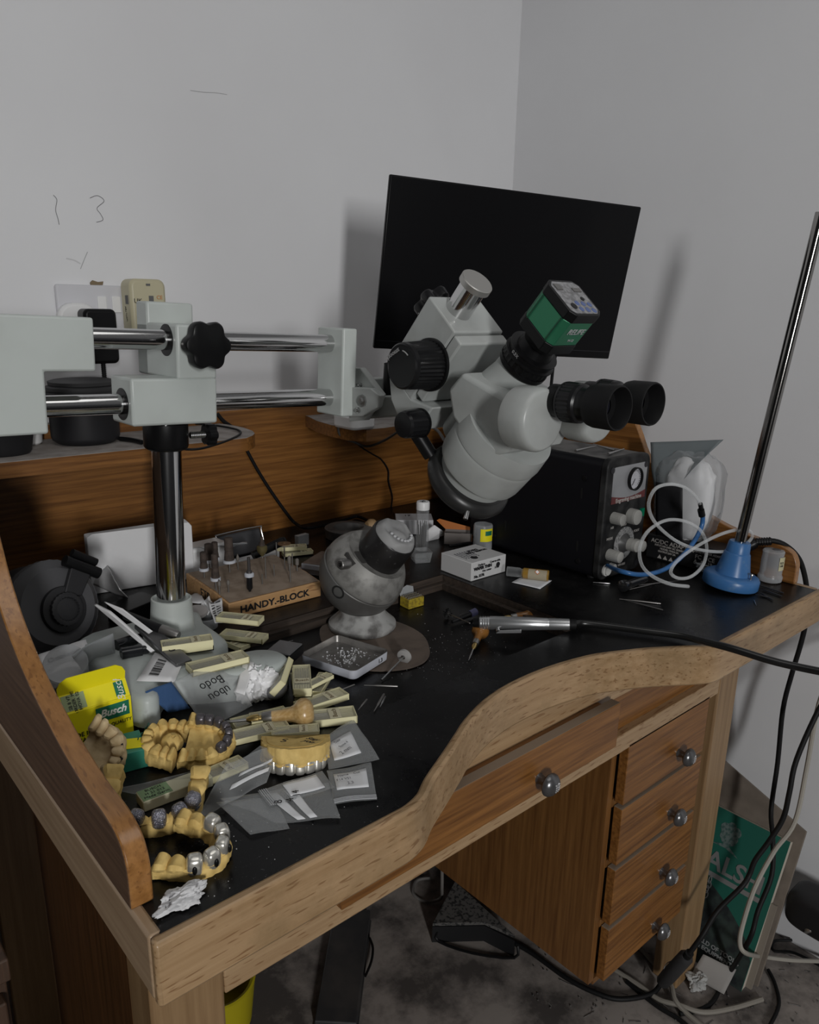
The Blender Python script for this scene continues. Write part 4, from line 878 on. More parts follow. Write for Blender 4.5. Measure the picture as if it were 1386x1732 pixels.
# white plastic boxes and clear wrap behind the burr block
def boxat(name, label, cat, u, v, w, d, h, rz, m, z=H, bev=.001, part='box_body', group=None, rot=None):
    c = P(u, v, z); t = thing(name, label, cat, (c.x, c.y, z), R(rz), group, rot); b = MB(); b.box(-w/2,w/2,-d/2,d/2,0,h); b.build(part, m, t, bevel=bev); return t
boxat('white_carton','white glossy plastic box behind the left end of the burr block','box',345,962,.090,.05,.052,4,white,bev=.006)
t = boxat('stamp_tin','open silver-edged dark tin leaning behind the burr block','tin',410,940,.105,.012,.050,3,mat('tin_dark',(.07,.07,.075),.35,.5),bev=.004); t.rotation_euler=(R(-18),0,R(3))
b = MB(); b.tube([(-.0525,-.0075,.002),(-.0525,-.0075,.045),(-.047,-.0075,.052),(.047,-.0075,.052),(.0525,-.0075,.045),(.0525,-.0075,.002)],.0016,n=6,sub=3); b.build('rim', steel, t)
c = P(352,925,H+.035); o = MB().grid(sheet3([P(322,935,H+.03),P(418,918,H+.03),P(418,918,H+.052),P(322,930,H+.05)],amp=.006,sc=60),12,6).build('cling_wrap', frost, solid=.001); tag(o,'crumpled clear wrap lying across the boxes behind the burr block','wrap')
boxat('paper_card','white card strip lying behind the tall burrs','card',430,950,.11,.02,.012,3,paper,bev=0)
a_, b_ = P(428,940,H+.03), P(468,920,H+.045); t = thing('marker_pen','fat black marker pen leaning behind the cup brush','pen',a_); b = MB(); b.lathe((0,0,0),(b_-a_),[(0,.008),(.03,.0092),(.068,.0092),(.070,.0072),(.074,.007)],n=20); b.build('barrel', black, t)
# envelopes, pen and blade holder over the base
def card(name, label, cat, pts, m, amp=.001, th=.0006, sc=20, nu=8, nv=8):
    o = MB().grid(sheet3(pts, amp=amp, sc=sc), nu, nv).build(name, m, solid=th); tag(o, label, cat); return o
card('paper_packet','long white paper packet pointing at the barcode label','packet',[P(160,1022,H+.085),P(185,1035,H+.085),P(262,1100,H+.052),P(255,1103,H+.050)],paper,th=.004)
card('paper_packet','upper white paper packet crossing the black pen','packet',[P(176,1018,H+.095),P(206,1030,H+.092),P(258,1068,H+.070),P(252,1072,H+.066)],paper,th=.002)
a_, b_ = P(212,1040,H+.080), P(302,1076,H+.060); pn = thing('black_pen','black pen with brushed silver end lying on the microscope base','pen',a_); dv=(b_-a_); Ln=dv.length
b = MB(); b.lathe((0,0,0),dv,[(0,.0062),(Ln*.68,.0068)],n=20); b.build('barrel', satin, pn); b = MB(); b.lathe(dv*.68,dv,[(0,.0072),(Ln*.28,.0072),(Ln*.32,.0060)],n=24); b.build('silver_cap', dullsteel, pn)
bl = thing('blade_case','long grey metal blade case marked HAKU','case',P(270,1090,H+.056)); mi = rel(bl)
a_, b_ = P(240,1060,H+.062), P(312,1126,H+.048); dv = (b_-a_); Ln=dv.length; dn=dv.normalized(); wv2 = Vector((0,0,1)).cross(dn).normalized(); uv2 = dn.cross(wv2)
b = MB(); b.hull8([mi@(a_+dn*x+wv2*y+uv2*z) for z in (0,.006) for x,y in ((0,-.011),(Ln,-.011),(Ln,.011),(0,.011))]); b.build('case_body', mat('gunmetal_case',(.16,.16,.165),.3,.7), bl, bevel=.001)
text('lettering','HAKU',.011,ink,bl, Matrix.Translation(mi@(a_+dn*Ln*.62+uv2*.0064)) @ Matrix((dn, wv2, uv2)).transposed().to_4x4())
bc_ = thing('barcode_label','white label with a black barcode sticking out from under the blade case','label',P(260,1125,H+.044)); mi = rel(bc_)
qa = [mi@P(231,1152,H+.049), mi@P(295,1154,H+.048), mi@P(310,1120,H+.049), mi@P(262,1104,H+.051)]
f_ = sheet3(qa,amp=.0005); b = MB(); b.grid(f_,4,4); b.build('label_paper', paper, bc_, solid=.0005)
b = MB(); u0 = .30
random.seed(3)
for i in range(19):
    v0 = .20+i*.034; h_ = random.choice((.008,.014,.022)); o3 = Vector((0,0,.0007)); b.poly([f_(.22,v0)+o3,f_(.50,v0)+o3,f_(.50,v0+h_)+o3,f_(.22,v0+h_)+o3])
b.build('barcode', ink, bc_)
card('sandpaper','torn piece of dark blue sandpaper hanging off the microscope base','sandpaper',[P(245,1170,H+.049),P(284,1206,H+.014),P(322,1198,H+.012),P(290,1153,H+.049)],mat('blue_abrasive',(.035,.085,.20),.9,bump=(300,.3)),amp=.004,sc=40)
# clear round lid and bag at the far left
c = P(115,1160,H+.03); o = thing('round_pot','frosted round plastic lid leaning beside the yellow carton','lid',(c.x,c.y,H)); b = MB(); nn=Vector((-.25,-.60,.75)).normalized(); b.lathe((0,0,.060),nn,[(-.045,.024),(-.004,.0262),(0,.027),(.003,.026),(.003,.0001)],n=44); b.build('lid_body', frost, o)
bg2 = thing('labelled_bag','clear bag holding a handwritten white label at the far left','bag',P(120,1100,H+.05)); mi = rel(bg2)
f_ = sheet3([mi@P(60,1108,H+.04),mi@P(78,1172,H+.02),mi@P(162,1126,H+.03),mi@P(145,1082,H+.05)],amp=.003,sc=30); b = MB(); b.grid(f_,8,8); b.build('label_paper', paper, bg2, solid=.0005)
text('lettering','Doblado',.012,mat('pencil',(.15,.15,.16),.7),bg2, plane_m(f_(.3,.5)+Vector((0,0,.002)), f_(.3,1)-f_(.3,0), f_(0,.5)-f_(1,.5)))
b = MB(); b.grid(sheet3([mi@P(120,1108,H+.075),mi@P(140,1135,H+.02),mi@P(198,1118,H+.03),mi@P(190,1070,H+.085)],amp=.006,sc=30),10,10); b.build('film', frost, bg2, solid=.0005)
for u,v,col,lab,h in ((178,1126,(.05,.035,.03),'dark brown rubber wheel end behind the yellow carton',.02),(196,1118,(.35,.04,.03),'red rubber end poking up behind the yellow carton',.022),(160,1128,(.03,.06,.16),'dark blue cap behind the yellow carton',.015)):
    c = P(u,v,H+.012); o = MB().lathe((c.x,c.y,H+.0),(0,.3,1),[(0,.010),(h,.010),(h+.002,.008)],n=20).build('rubber_wheel', mat('rubber_%d'%u,col,.6)); tag(o,lab,'rubber wheel')
# dark rubbish under the bottle
o = boxat('black_box','low black box wedged between bottle and column foot','box',230,1045,.07,.05,.03,20,black)
for a, b_, lab in (((196,1092),(238,1078),'dark glass vial lying on its side behind the paper packets'),((205,1106),(250,1098),'second dark glass vial nearer the yellow carton')):
    A, B = P(*a,H+.052), P(*b_,H+.050); o = MB().lathe((0,0,0),B-A,[(0,.008),((B-A).length*.75,.008),((B-A).length*.78,.006),((B-A).length,.006)],n=20).build('glass_vial', mat('dark_glass',(.012,.013,.015),.1)); o.location = A; tag(o, lab, 'vial')
# ------------------------------------------------------------------ dental casts
plaster = mat('yellow_plaster', (.74,.53,.19), .75, noise_=(70,(.60,.41,.13),.35,.6), bump=(160,.35)); pale_plaster = mat('pale_plaster', (.60,.47,.28), .75, noise_=(60,(.46,.34,.18),.35,.6), bump=(160,.35))
silver_c = mat('cast_silver', (.74,.72,.66), .28, .75); dark_c = mat('dark_metal_wax', (.13,.12,.13), .32, .6, bump=(200,.3)); pave = mat('pave_stones', (.28,.28,.33), .22, .85, bump=(700,1.0), noise_=(800,(.9,.9,.95),.35,.42))
FR = Vector((.754,-.657,0)); FD = Vector((-.657,-.754,0))       # image right, towards the viewer
def arch_pt(s, W, D, L):
    a = (s-.5)*2; # -1..1
    k = .62
    if abs(a) <= k:
        g = a/k*math.pi/2; return Vector((W*math.sin(g), -D*math.cos(g), 0)), Vector((math.sin(g)/W, -math.cos(g)/D, 0)).normalized()
    e = (abs(a)-k)/(1-k); sg = 1 if a > 0 else -1
    return Vector((sg*(W+.002*e), L*e, 0)), Vector((sg,0,0))
def cast(label, c, front, tilt=None, W=.024, D=.026, L=.022, hb=.012, ht=.008, n=14, m=plaster, crowns=(), cm=silver_c, flip=False, fill=False, wb=.016, seed=0, crown_sc=1.0, flipz=0):
    front = Vector(front).normalized(); z = Vector((0,0,1))
    if tilt: z = Vector(tilt).normalized(); front = (front - z*front.dot(z)).normalized()
    if flip: z = -z
    y = -front; x = y.cross(z); M = Matrix((x, y, z)).transposed().to_4x4(); M.translation = c
    t = thing('dental_cast', label, 'dental cast'); t.matrix_world = M
    NS = 110; rs = []
    for i in range(NS+1):
        s = i/NS; p, o = arch_pt(s, W, D, L); ph = (s*n) % 1; tooth = (math.sin(math.pi*ph))**.6; gone = int(min(s*n, n-1)) in crowns
        back = abs(s-.5)*2; wt = .0045 + .0035*back
        end = min(1, min(s, 1-s)*30+.35)
        wt *= 1.22; H1 = hb; H2 = hb + ht*(.35+.65*tooth)*end*(.45 if gone else 1); ww = wt*(.62+.38*tooth)
        sec = [(wb*.5,0),(wb*.52,H1*.5),(wb*.44,H1*.85),(ww*1.0,H1*1.0),(ww*1.12,H1+(H2-H1)*.5),(ww*.75,H2*.98),(ww*.15,H2-.0012*back),(-ww*.7,H2*.985),(-ww*1.05,H1+(H2-H1)*.5),(-ww*1.0,H1),(-wb*.46,H1*.8),(-wb*.55,H1*.3),(-wb*.55,0)]
        ring = []
        for k, (o_, h_) in enumerate(sec):
            q = p + o*o_ + Vector((0,0,h_)); nz = noise.noise(q*90+Vector((seed*7,0,0)))*.0016 + noise.noise(q*260+Vector((seed,3,0)))*.0007
            ring.append(q + o*nz*(1 if k not in (0,12) else 2) + Vector((0,0,nz if h_ > 0 else 0)))
        rs.append(ring)
    b = MB(); b.rings(rs)
    if fill:
        pts = [arch_pt(i/30, W-.002, D-.002, L*.8)[0] for i in range(31)]
        def fn(u, v):
            s_ = .03 + u*.47; a = arch_pt(s_, W, D, L)[0]; e_ = arch_pt(1-s_, W, D, L)[0]; q = a*(1-v)+e_*v
            return Vector((q.x, q.y, hb*.98 - .007*math.sin(v*math.pi)*(1-u*.5) + noise.noise(q*150+Vector((seed,0,0)))*.0022))
        if flip: b.prism([Vector((p_.x*1.10,p_.y*1.10,-.0008)) for p_ in [arch_pt(i/30, W, D, L*.8)[0] for i in range(31)]]+[Vector((-.010,L*.55,-.0008)),Vector((0,L*.15,-.0008)),Vector((.008,L*.6,-.0008))], (0,0,.0045))
        else: b.grid(fn, 22, 18)
    b.build('plaster_base', m, t)
    for i in crowns:
        s = (i+.5)/n; p, o = arch_pt(s, W, D, L); tn = o.cross(Vector((0,0,1))); back = abs(s-.5)*2
        rr = Vector((.0046, .0040+.0018*back, .0070))*crown_sc; B = Matrix((tn, o, Vector((0,0,1)))).transposed()
        def fc(u, v, p=p, o=o, rr=rr, B=B, i=i, back=back):
            th = v*math.pi; a = u*2*math.pi; q = Vector((math.sin(th)*math.cos(a), math.sin(th)*math.sin(a), -math.cos(th)))
            q = Vector([math.copysign(abs(c_)**.62, c_) for c_ in q])
            q.z += .12*math.cos(a*2)*math.sin(th)*back if q.z > 0 else 0
            return p + B @ Vector((q.x*rr.x, q.y*rr.y, q.z*rr.z)) + o*.0006 + Vector((0,0,hb+ht*.38))
        b = MB(); b.grid(fc, 16, 12, cu=True); b.build('crown', cm, t)
    return t
def ms(t, pts, r, m=ink):      # marker stroke in the cast's local coordinates
    t_ = MB().tube(pts, r, n=5, sub=4).build('marker_line', m, t); return t_
c = P(500,1290,H); m4 = cast('yellow cast standing on its silver front teeth, marked with black handwriting', c+Vector((0,0,.0265))+FD*-.004, FD*1+FR*.12, W=.029, D=.026, L=.020, hb=.018, ht=.010, crowns=range(2,12), tilt=(.16,.20,.96), flip=True, fill=True, crown_sc=1.35, wb=.017, seed=1)
# handwriting on the flat base, facing up
def hw(t, s, size, x, y, rz=0, z=-.0006):
    m = Matrix.Translation((x,y,z)) @ Matrix.Rotation(math.pi,4,'X') @ Matrix.Rotation(R(rz),4,'Z')
    return text('lettering', s, size, ink, t, m, bold=.0003, shear=.3)
hw(m4,'S',.016,.014,-.003,180); hw(m4,'Stay\n  yon',.010,-.016,-.004,140)
c = P(350,1262,H+.012); m3 = cast('yellow upper cast with dark metal crowns round its right side', c-FR*.004, FR*1+FD*-.05, tilt=(-.10,-.22,.97), W=.026, D=.028, L=.022, hb=.010, n=12, crowns=range(4,11), crown_sc=1.25, cm=dark_c, fill=True, seed=2)
c = P(285,1268,H+.006); m2 = cast('yellow cast with green pencil marks and a lump inside, opening to the right', c, FR*-1+FD*-.1, tilt=(.02,-.15,1), W=.025, D=.024, L=.018, hb=.014, seed=3, n=11)
b = MB(); b.grid(lump(Vector((0,.004,.008)), Vector((0,0,1)), .013, .013, lambda u,v: noise.noise(Vector((u*5,v*5,1)))*.003), 20, 8, cu=True); b.build('plaster_lump', plaster, m2)
gp = mat('green_pencil',(.02,.10,.07),.6)
for a in (-.5,-.25,.05,.35): ms(m2,[(a*.03,-.0325,.012),(a*.034,-.0305,.019)],.0007,gp)
c = P(166,1272,H+.030); m1 = cast('pale pinkish cast with a wavy black marker line, tilted against the yellow carton', c+FD*.004, FR*.75+FD*.45, tilt=(-.38,-.62,.62), W=.024, D=.024, L=.020, hb=.012, m=pale_plaster, n=11, fill=True, seed=4)
ms(m1,[(.020+.006,-.006,.017),(.0235,-.012,.012),(.021,-.017,.018),(.016,-.022,.012),(.011,-.024,.018),(.005,-.029,.013),(-.002,-.029,.018)],.0010)
for q in ((.026,-.002,.014),(.019,-.022,.015),(.006,-.030,.015)): MB().ball(q,.0014,n=5).build('marker_dot', ink, m1)
c = P(254,1390,H); m5 = cast('large yellow lower cast with a row of sparkling stone-set crowns, by the side panel', c+FD*-.012+Vector((0,0,.007)), FD*1+FR*.15, tilt=(-.08,-.30,.95), W=.041, D=.030, L=.038, hb=.020, ht=.008, n=10, crowns=range(2,8), cm=pave, wb=.015, seed=5, crown_sc=1.6)
c = P(322,1442,H+.005); m6 = cast('yellow lower cast with silver crowns on its rounded end, nearest the bench corner', c, FR*1+FD*.12, tilt=(-.06,-.2,1), W=.025, D=.030, L=.024, hb=.011, ht=.009, n=9, crowns=range(2,7), seed=6, crown_sc=1.62)
for i_ in (0,1,2):
    s = (5.5+i_)/11; p, o = arch_pt((4.5-i_*1.0)/9, .025, .030, .024); q = MB(); q.ball(p+o*.0078+Vector((0,0,.015)),.0024,n=6,sc=(1,1,2.2)); q.build('black_window', black, m6)
# ------------------------------------------------------------------ burr cases
casem = mat('case_cream', (.84,.79,.50), .45); caselid = film('case_lid', (.62,.60,.45), .07, .12)
def mkcase(L=.070, W=.024, hh=.0085):
    t = thing('burr_case','', 'case')
    b = MB(); b.box(-L/2,L/2,-W/2,W/2,0,.0014)
    for q in ((-L/2,L/2,-W/2,-W/2+.0012),(-L/2,L/2,W/2-.0012,W/2),(-L/2,-L/2+.0012,-W/2,W/2),(L/2-.0012,L/2,-W/2,W/2)): b.box(*q,0,hh)
    b.build('tray', casem, t)
    for i in range(6):
        q = MB(); y = -W/2+.004+i*(W-.008)/5; q.lathe((-L*.44,y,.0042),(1,0,0),[(0,.0011),(L*.55,.0011),(L*.57,.0014),(L*.70,.0010)],n=8); q.build('burr', dullsteel, t)
    q = MB()
    for i in range(6): q.box(L*.26,L*.46,-W/2+.0026+i*(W-.0075)/5,-W/2+.0026+i*(W-.0075)/5+.0024,.0014,.0062)
    q.build('comb', casem, t)
    MB().box(-L/2+.0004,L/2-.0004,-W/2+.0004,W/2-.0004,hh-.0012,hh).build('lid', caselid, t)
    MB().box(L*.08,L*.26,-W*.42,W*.42,hh,hh+.0003).build('paper_label', mat('old_label',(.60,.56,.40),.8), t)
    text('lettering','Busch',.0075,mat('brown_ink',(.12,.08,.03),.6),t, Matrix.Translation((L*.17,0,hh+.0004)) @ Matrix.Rotation(R(90),4,'Z'), depth=.0001)
    return t
case0 = mkcase(); CASEN = [0]
def deep(root):
    r = root.copy(); COL.objects.link(r)
    for ch in list(root.children):
        c_ = ch.copy(); COL.objects.link(c_); c_.parent = r
    return r
def place_case(a, b_, z, label, tilt=0, roll=0, sc=1.0, group='cream burr cases on the bench'):
    t = case0 if CASEN[0] == 0 else deep(case0); CASEN[0] += 1
    A, B = P(*a, z), P(*b_, z); d = B-A; t.location = (A+B)/2; t.location.z = z
    t.rotation_euler = (R(roll), R(tilt), math.atan2(d.y, d.x)); t.scale = (d.length/.070 if sc is None else sc,)*3 if sc is None else (sc,sc,sc)
    t['label'] = label; t['group'] = group; return t
place_case((510,1133),(512,1176),H+.020,'cream burr case with handwritten label, on top of the upright stack left of the tin')
place_case((509,1138),(513,1181),H+.0105,'cream burr case in the middle of the stack left of the tin')
place_case((506,1145),(515,1188),H+.001,'cream burr case at the bottom of the stack left of the tin')
place_case((476,1162),(486,1132),H+.024,'cream burr case leaning on its side against the base lobe',roll=-50)
place_case((526,1196),(562,1184),H+.002,'open cream burr case sticking out right of the wooden handle')
place_case((513,1224),(582,1216),H+.001,'wide cream burr case lying behind the handwritten cast, farthest right',sc=1.15)
place_case((405,1252),(472,1236),H+.010,'cream burr case behind the silver-toothed cast, under the pin vise')
place_case((400,1232),(480,1212),H+.001,'cream burr case lying under the brass collet of the pin vise')
place_case((480,1243),(520,1240),H+.012,'short cream case just behind the handwriting cast',sc=.8)
place_case((440,1222),(505,1212),H+.011,'cream burr case directly under the wooden pin vise handle')
place_case((535,1172),(548,1150),H+.002,'cream case end with loose white shanks right of the stack',sc=.8)
place_case((528,1160),(552,1148),H+.012,'small open cream case with loose shanks nearest the tin',sc=.6)
place_case((378,1068),(437,1074),H+.006,'cream burr case lying askew on top of the pile behind the base lobe',sc=1.0).location.z = H+.026
place_case((388,1078),(438,1084),H+.012,'lower cream burr case of the pile behind the base lobe').location.z = H+.012
place_case((374,1082),(412,1098),H+.003,'open cream case of brown burrs left of the pile behind the base lobe',sc=.9)
place_case((288,1096),(345,1088),H+.0560,'cream burr case beside the pen tip on the microscope base',sc=.95)
place_case((290,1104),(345,1096),H+.0470,'cream burr case directly beneath the case at the pen tip',sc=.95)
place_case((332,1136),(405,1118),H+.0465,'cream case of long thin needles on the front edge of the microscope base',sc=1.1)
place_case((470,930),(516,928),H+.010,'cream case lying behind the right end of the burr block',sc=.9)
place_case((485,940),(522,936),H+.001,'second cream case under the one behind the burr block',sc=.9)
place_case((355,1318),(385,1305),H+.002,'pale cream case peeping out below the upper cast',sc=.9)
t = thing('labelled_case','cream box with a green printed label between the two lower casts','case',P(300,1350,H)); A, B = P(247,1362,H), P(345,1325,H); d = B-A; t.rotation_euler=(0,0,math.atan2(d.y,d.x)); t.location=(A+B)/2
MB().box(-.038,.038,-.011,.011,0,.012).build('box_body', mat('case_ivory',(.55,.53,.38),.5), t, bevel=.001)
MB().box(-.037,-.006,-.010,.010,.0121,.0124).build('green_label', mat('green_label',(.20,.30,.16),.7), t)
for i_, s_ in enumerate(('BUSCH','H 21 012','Made Germ')): text('lettering',s_,.0055,ink,t,Matrix.Translation((-.0215,.006-i_*.006,.0126)),depth=.0001)
# ------------------------------------------------------------------ yellow carton and green box
yel = mat('yellow_card', (.86,.76,.01), .45); teal = mat('teal_card', (.035,.24,.17), .45); bgreen = mat('label_green',(.01,.16,.09),.5)
A = P(116,1288,H); B = P(228,1250,H); dn = (B-A).normalized(); pn_ = Vector((-dn.y,dn.x,0)); wd_ = (B-A).length
yc = thing('yellow_carton','open bright yellow carton with green brand labels and raised lid flap','carton',A,math.atan2(dn.y,dn.x))
z1 = vert(A+dn*wd_*.5, (1209+1177)/2)-H; z2 = vert(A+dn*wd_*.5+pn_*.012, (1182+1145)/2)-H; z3 = vert(A+dn*wd_*.5+pn_*.004, 1140)-H
MB().box(0,wd_,0,.016,0,z1).build('carton_body', yel, yc, bevel=.0006)
b = MB(); b.hull8([(0,.002,z1),(wd_,.002,z1),(wd_,.0035,z1),(0,.0035,z1),(0,.014,z2),(wd_,.014,z2),(wd_,.0155,z2),(0,.0155,z2)]); b.build('lid_panel', yel, yc)
b = MB(); fl = [(0,.0145,z2)] + [(wd_*(.5-.5*math.cos(a)) if False else x, .0145+ (zz-z2)*-.15, zz) for x, zz in ((-.0005,z2+(z3-z2)*.45),(wd_*.04,z2+(z3-z2)*.78),(wd_*.14,z3),(wd_*.86,z3),(wd_*.96,z2+(z3-z2)*.78),(wd_+.0005,z2+(z3-z2)*.45))] + [(wd_,.0145,z2)]
b.prism(fl,(0,.0012,0)); b.build('tuck_flap', yel, yc)
MB().box(wd_*.46,wd_*.96,-.0004,.0004,z1*.62,z1*.93).build('brand_label', bgreen, yc)
text('lettering','Busch',z1*.22,mat('print_white',(.75,.75,.72),.6),yc,plane_m((wd_*.71,-.0007,z1*.78),(1,0,0),(0,0,1)),shear=.3,bold=.0003)
text('lettering','MADE IN\nGERMANY',z1*.13,ink,yc,plane_m((wd_*.2,-.0006,z1*.42),(1,0,0),(0,0,1)))
text('lettering','TOP QUALITY',z1*.10,ink,yc,plane_m((wd_*.74,-.0006,z1*.5),(1,0,0),(0,0,1)))
q0 = Vector((0,.002,z1)); q1 = Vector((0,.014,z2)); sl = (q1-q0); nn_ = Vector((1,0,0)).cross(sl).normalized()
def onlid(x, f, off=.0006): return Vector((x,0,0)) + q0 + sl*f + nn_*off
MB().prism([onlid(x,f,.0002) for x,f in ((wd_*.03,.06),(wd_*.36,.06),(wd_*.36,.94),(wd_*.03,.94))], nn_*.0004).build('sticker', mat('sticker_green',(.33,.40,.22),.7), yc)
MB().prism([onlid(x,f,.0002) for x,f in ((wd_*.80,.10),(wd_*.94,.10),(wd_*.94,.92),(wd_*.80,.92))], nn_*.0004).build('brand_label', bgreen, yc)
text('lettering','Busch',.012,mat('print_white',(.75,.75,.72),.6),yc,plane_m(onlid(wd_*.87,.5,.0008),sl,Vector((-1,0,0))),shear=.3)
text('lettering','SB 8 V7\nORDER  M5\nHOVA 02',.0052,ink,yc,plane_m(onlid(wd_*.2,.5,.0008),sl,Vector((-1,0,0))))
A = P(160,1322,H); B = P(254,1296,H); dn = (B-A).normalized(); tb_ = thing('teal_box','teal green card box lying in front of the yellow carton','box',A,math.atan2(dn.y,dn.x)); wl = (B-A).length
ht_ = vert(B, 1265)-H
b = MB(); b.box(0,wl,0,.045,0,ht_); b.build('box_body', teal, tb_, bevel=.0008)
MB().prism([(wl*.35,.012,ht_+.0003),(wl*.95,.004,ht_+.0003),(wl*.98,.024,ht_+.0003),(wl*.45,.034,ht_+.0003)],(0,0,.0008)).build('yellow_sticker', yel, tb_)
# ------------------------------------------------------------------ bags
def bag(label, pts, zs4, amp=.003, m=clear2, zip_=0, papers=(), texts=(), seed=0, cat='bag', sc=28):
    W4 = [P(u, v, H+z) for (u, v), z in zip(pts, zs4)]; c = sum(W4, Vector())/4; t = thing('zip_bag', label, cat, c); L4 = [w-c for w in W4]
    f_ = sheet3(L4, amp=amp, sc=sc, seed=seed); b = MB(); b.grid(f_, 14, 14); b.build('film', m, t, solid=.0004)
    nn = (L4[1]-L4[0]).cross(L4[3]-L4[0]).normalized(); nn = nn if nn.z > 0 else -nn
    zm = mat('zip_rib',(.50,.51,.53),.3)
    if zip_:
        for k in range(4):
            o = k*.030+.03
            if zip_ == 1: pp = [f_(i/8, o)+nn*.0006 for i in range(9)]
            elif zip_ == 2: pp = [f_(1-o, i/8)+nn*.0006 for i in range(9)]
            elif zip_ == 3: pp = [f_(i/8, 1-o)+nn*.0006 for i in range(9)]
            else: pp = [f_(o, i/8)+nn*.0006 for i in range(9)]
            MB().tube(pp, .00045, n=5, sub=1).build('zip_rib', zm, t)
    for (u0,u1,v0,v1,m2) in papers:
        b = MB(); b.grid(lambda u,v: f_(u0+(u1-u0)*u, v0+(v1-v0)*v)-nn*.0002+nn*.0010, 6, 6); b.build('paper_slip', m2, t, solid=.0003)
    for (s,size,u,v,rz,m2) in texts:
        text('lettering', s, size, m2, t, plane_m(f_(u,v)+nn*.0040, L4[1]-L4[0], L4[0]-L4[3]) @ Matrix.Rotation(R(rz),4,'Z'), depth=.0001)
    return t
pen = mat('pen_grey',(.10,.10,.11),.7); slip = mat('slip_white',(.72,.73,.75),.8)
bag('zip bag with a handwritten paper slip, right of the silver-toothed cast',[(548,1248),(598,1216),(642,1284),(556,1302)],[.008,.006,.004,.004],zip_=0,papers=((.14,.72,.25,.80,slip),),texts=(('Date',.005,.30,.36,0,pen),('Stone 4',.005,.42,.50,0,pen),('2 mm',.008,.42,.66,0,pen)),seed=1)
bag('zip bag with a printed slip, nearest the bench front beside the casts',[(553,1304),(628,1290),(638,1352),(566,1361)],[.003,.003,.002,.002],zip_=3,papers=((.12,.86,.16,.66,slip),),texts=(('Name    Cut',.005,.45,.28,0,pen),('F14 VS1',.005,.32,.42,0,pen),('2.2',.006,.45,.56,0,pen)),seed=2)
bag('small zip bag with white paper directly below the silver teeth',[(436,1337),(545,1305),(566,1330),(456,1364)],[.006,.006,.005,.005],zip_=4,papers=((.35,.88,.1,.85,slip),),seed=3)
bag('long clear bag with white stripes and marker writing in front of the silver-toothed cast',[(372,1352),(556,1322),(576,1385),(468,1390)],[.002,.003,.002,.002],papers=((.36,.48,.1,.95,slip),(.55,.66,.1,.95,slip)),texts=(('8\n4',.012,.44,.45,90,ink),('14',.011,.62,.3,90,ink)),seed=4)
bag('empty clear bag lying flat beside the bench corner cast',[(366,1358),(462,1345),(490,1400),(424,1413)],[.004,.003,.001,.002],seed=5,zip_=0)
bag('crumpled clear bag with dark folds standing between the two upper casts',[(330,1388),(384,1290),(474,1258),(452,1322)],[.004,.030,.026,.010],amp=.009,sc=45,papers=((.30,.42,.35,.95,slip),(.55,.62,.4,.95,slip)),seed=6)
bag('flat clear bag wedged between the teal box and the large lower cast',[(188,1334),(350,1300),(336,1318),(276,1350)],[.008,.020,.008,.003],amp=.005,seed=7)
bag('clear bag with black handwriting hanging over the front of the microscope base',[(290,1155),(388,1110),(428,1192),(352,1232)],[.053,.052,.014,.010],amp=.004,texts=(('ubou\nBodo',.017,.50,.45,180,ink),),seed=8,m=clear2)
bag('loose clear film under the silver-toothed cast and the cream cases',[(392,1300),(440,1262),(470,1270),(430,1312)],[.012,.03,.03,.012],amp=.004,seed=9)
# ------------------------------------------------------------------ tissues
def tissue(label, c, w, d, h, seed, m=tissue_m):
    def fn(u, v):
        th = v*math.pi; a = u*2*math.pi; q = Vector((math.sin(th)*math.cos(a), math.sin(th)*math.sin(a), -math.cos(th)))
        k = 1 + .55*noise.noise(q*1.3+Vector((seed,0,0))) - .50*abs(noise.noise(q*2.3+Vector((0,seed,0)))) - .28*abs(noise.noise(q*4.9+Vector((0,0,seed))))
        return Vector((q.x*w*k, q.y*d*k, max(q.z*h*k, -h*.7)))
    o = MB().grid(fn, 64, 40, cu=True, smooth=False).build('crumpled_tissue', m); o.location = c; tag(o, label, 'tissue'); return o
tissue('crumpled white tissue against the base lobe above the pin vise', P(436,1178,H)+Vector((0,0,.020)), .030, .026, .030, 1.7)
card('tissue_strip','flat white tissue strip running over the base lobe',"tissue",[P(398,1172,H+.030),P(414,1176,H+.030),P(430,1122,H+.045),P(411,1117,H+.045)],tissue_m,amp=.003,sc=60)
tissue('small soiled tissue on the black top at the bench corner', P(307,1527,H)+Vector((0,0,.006)), .025, .013, .007, 5.2, mat('soiled_tissue',(.66,.66,.67),.9,noise_=(55,(.14,.14,.16),.30,.42)))
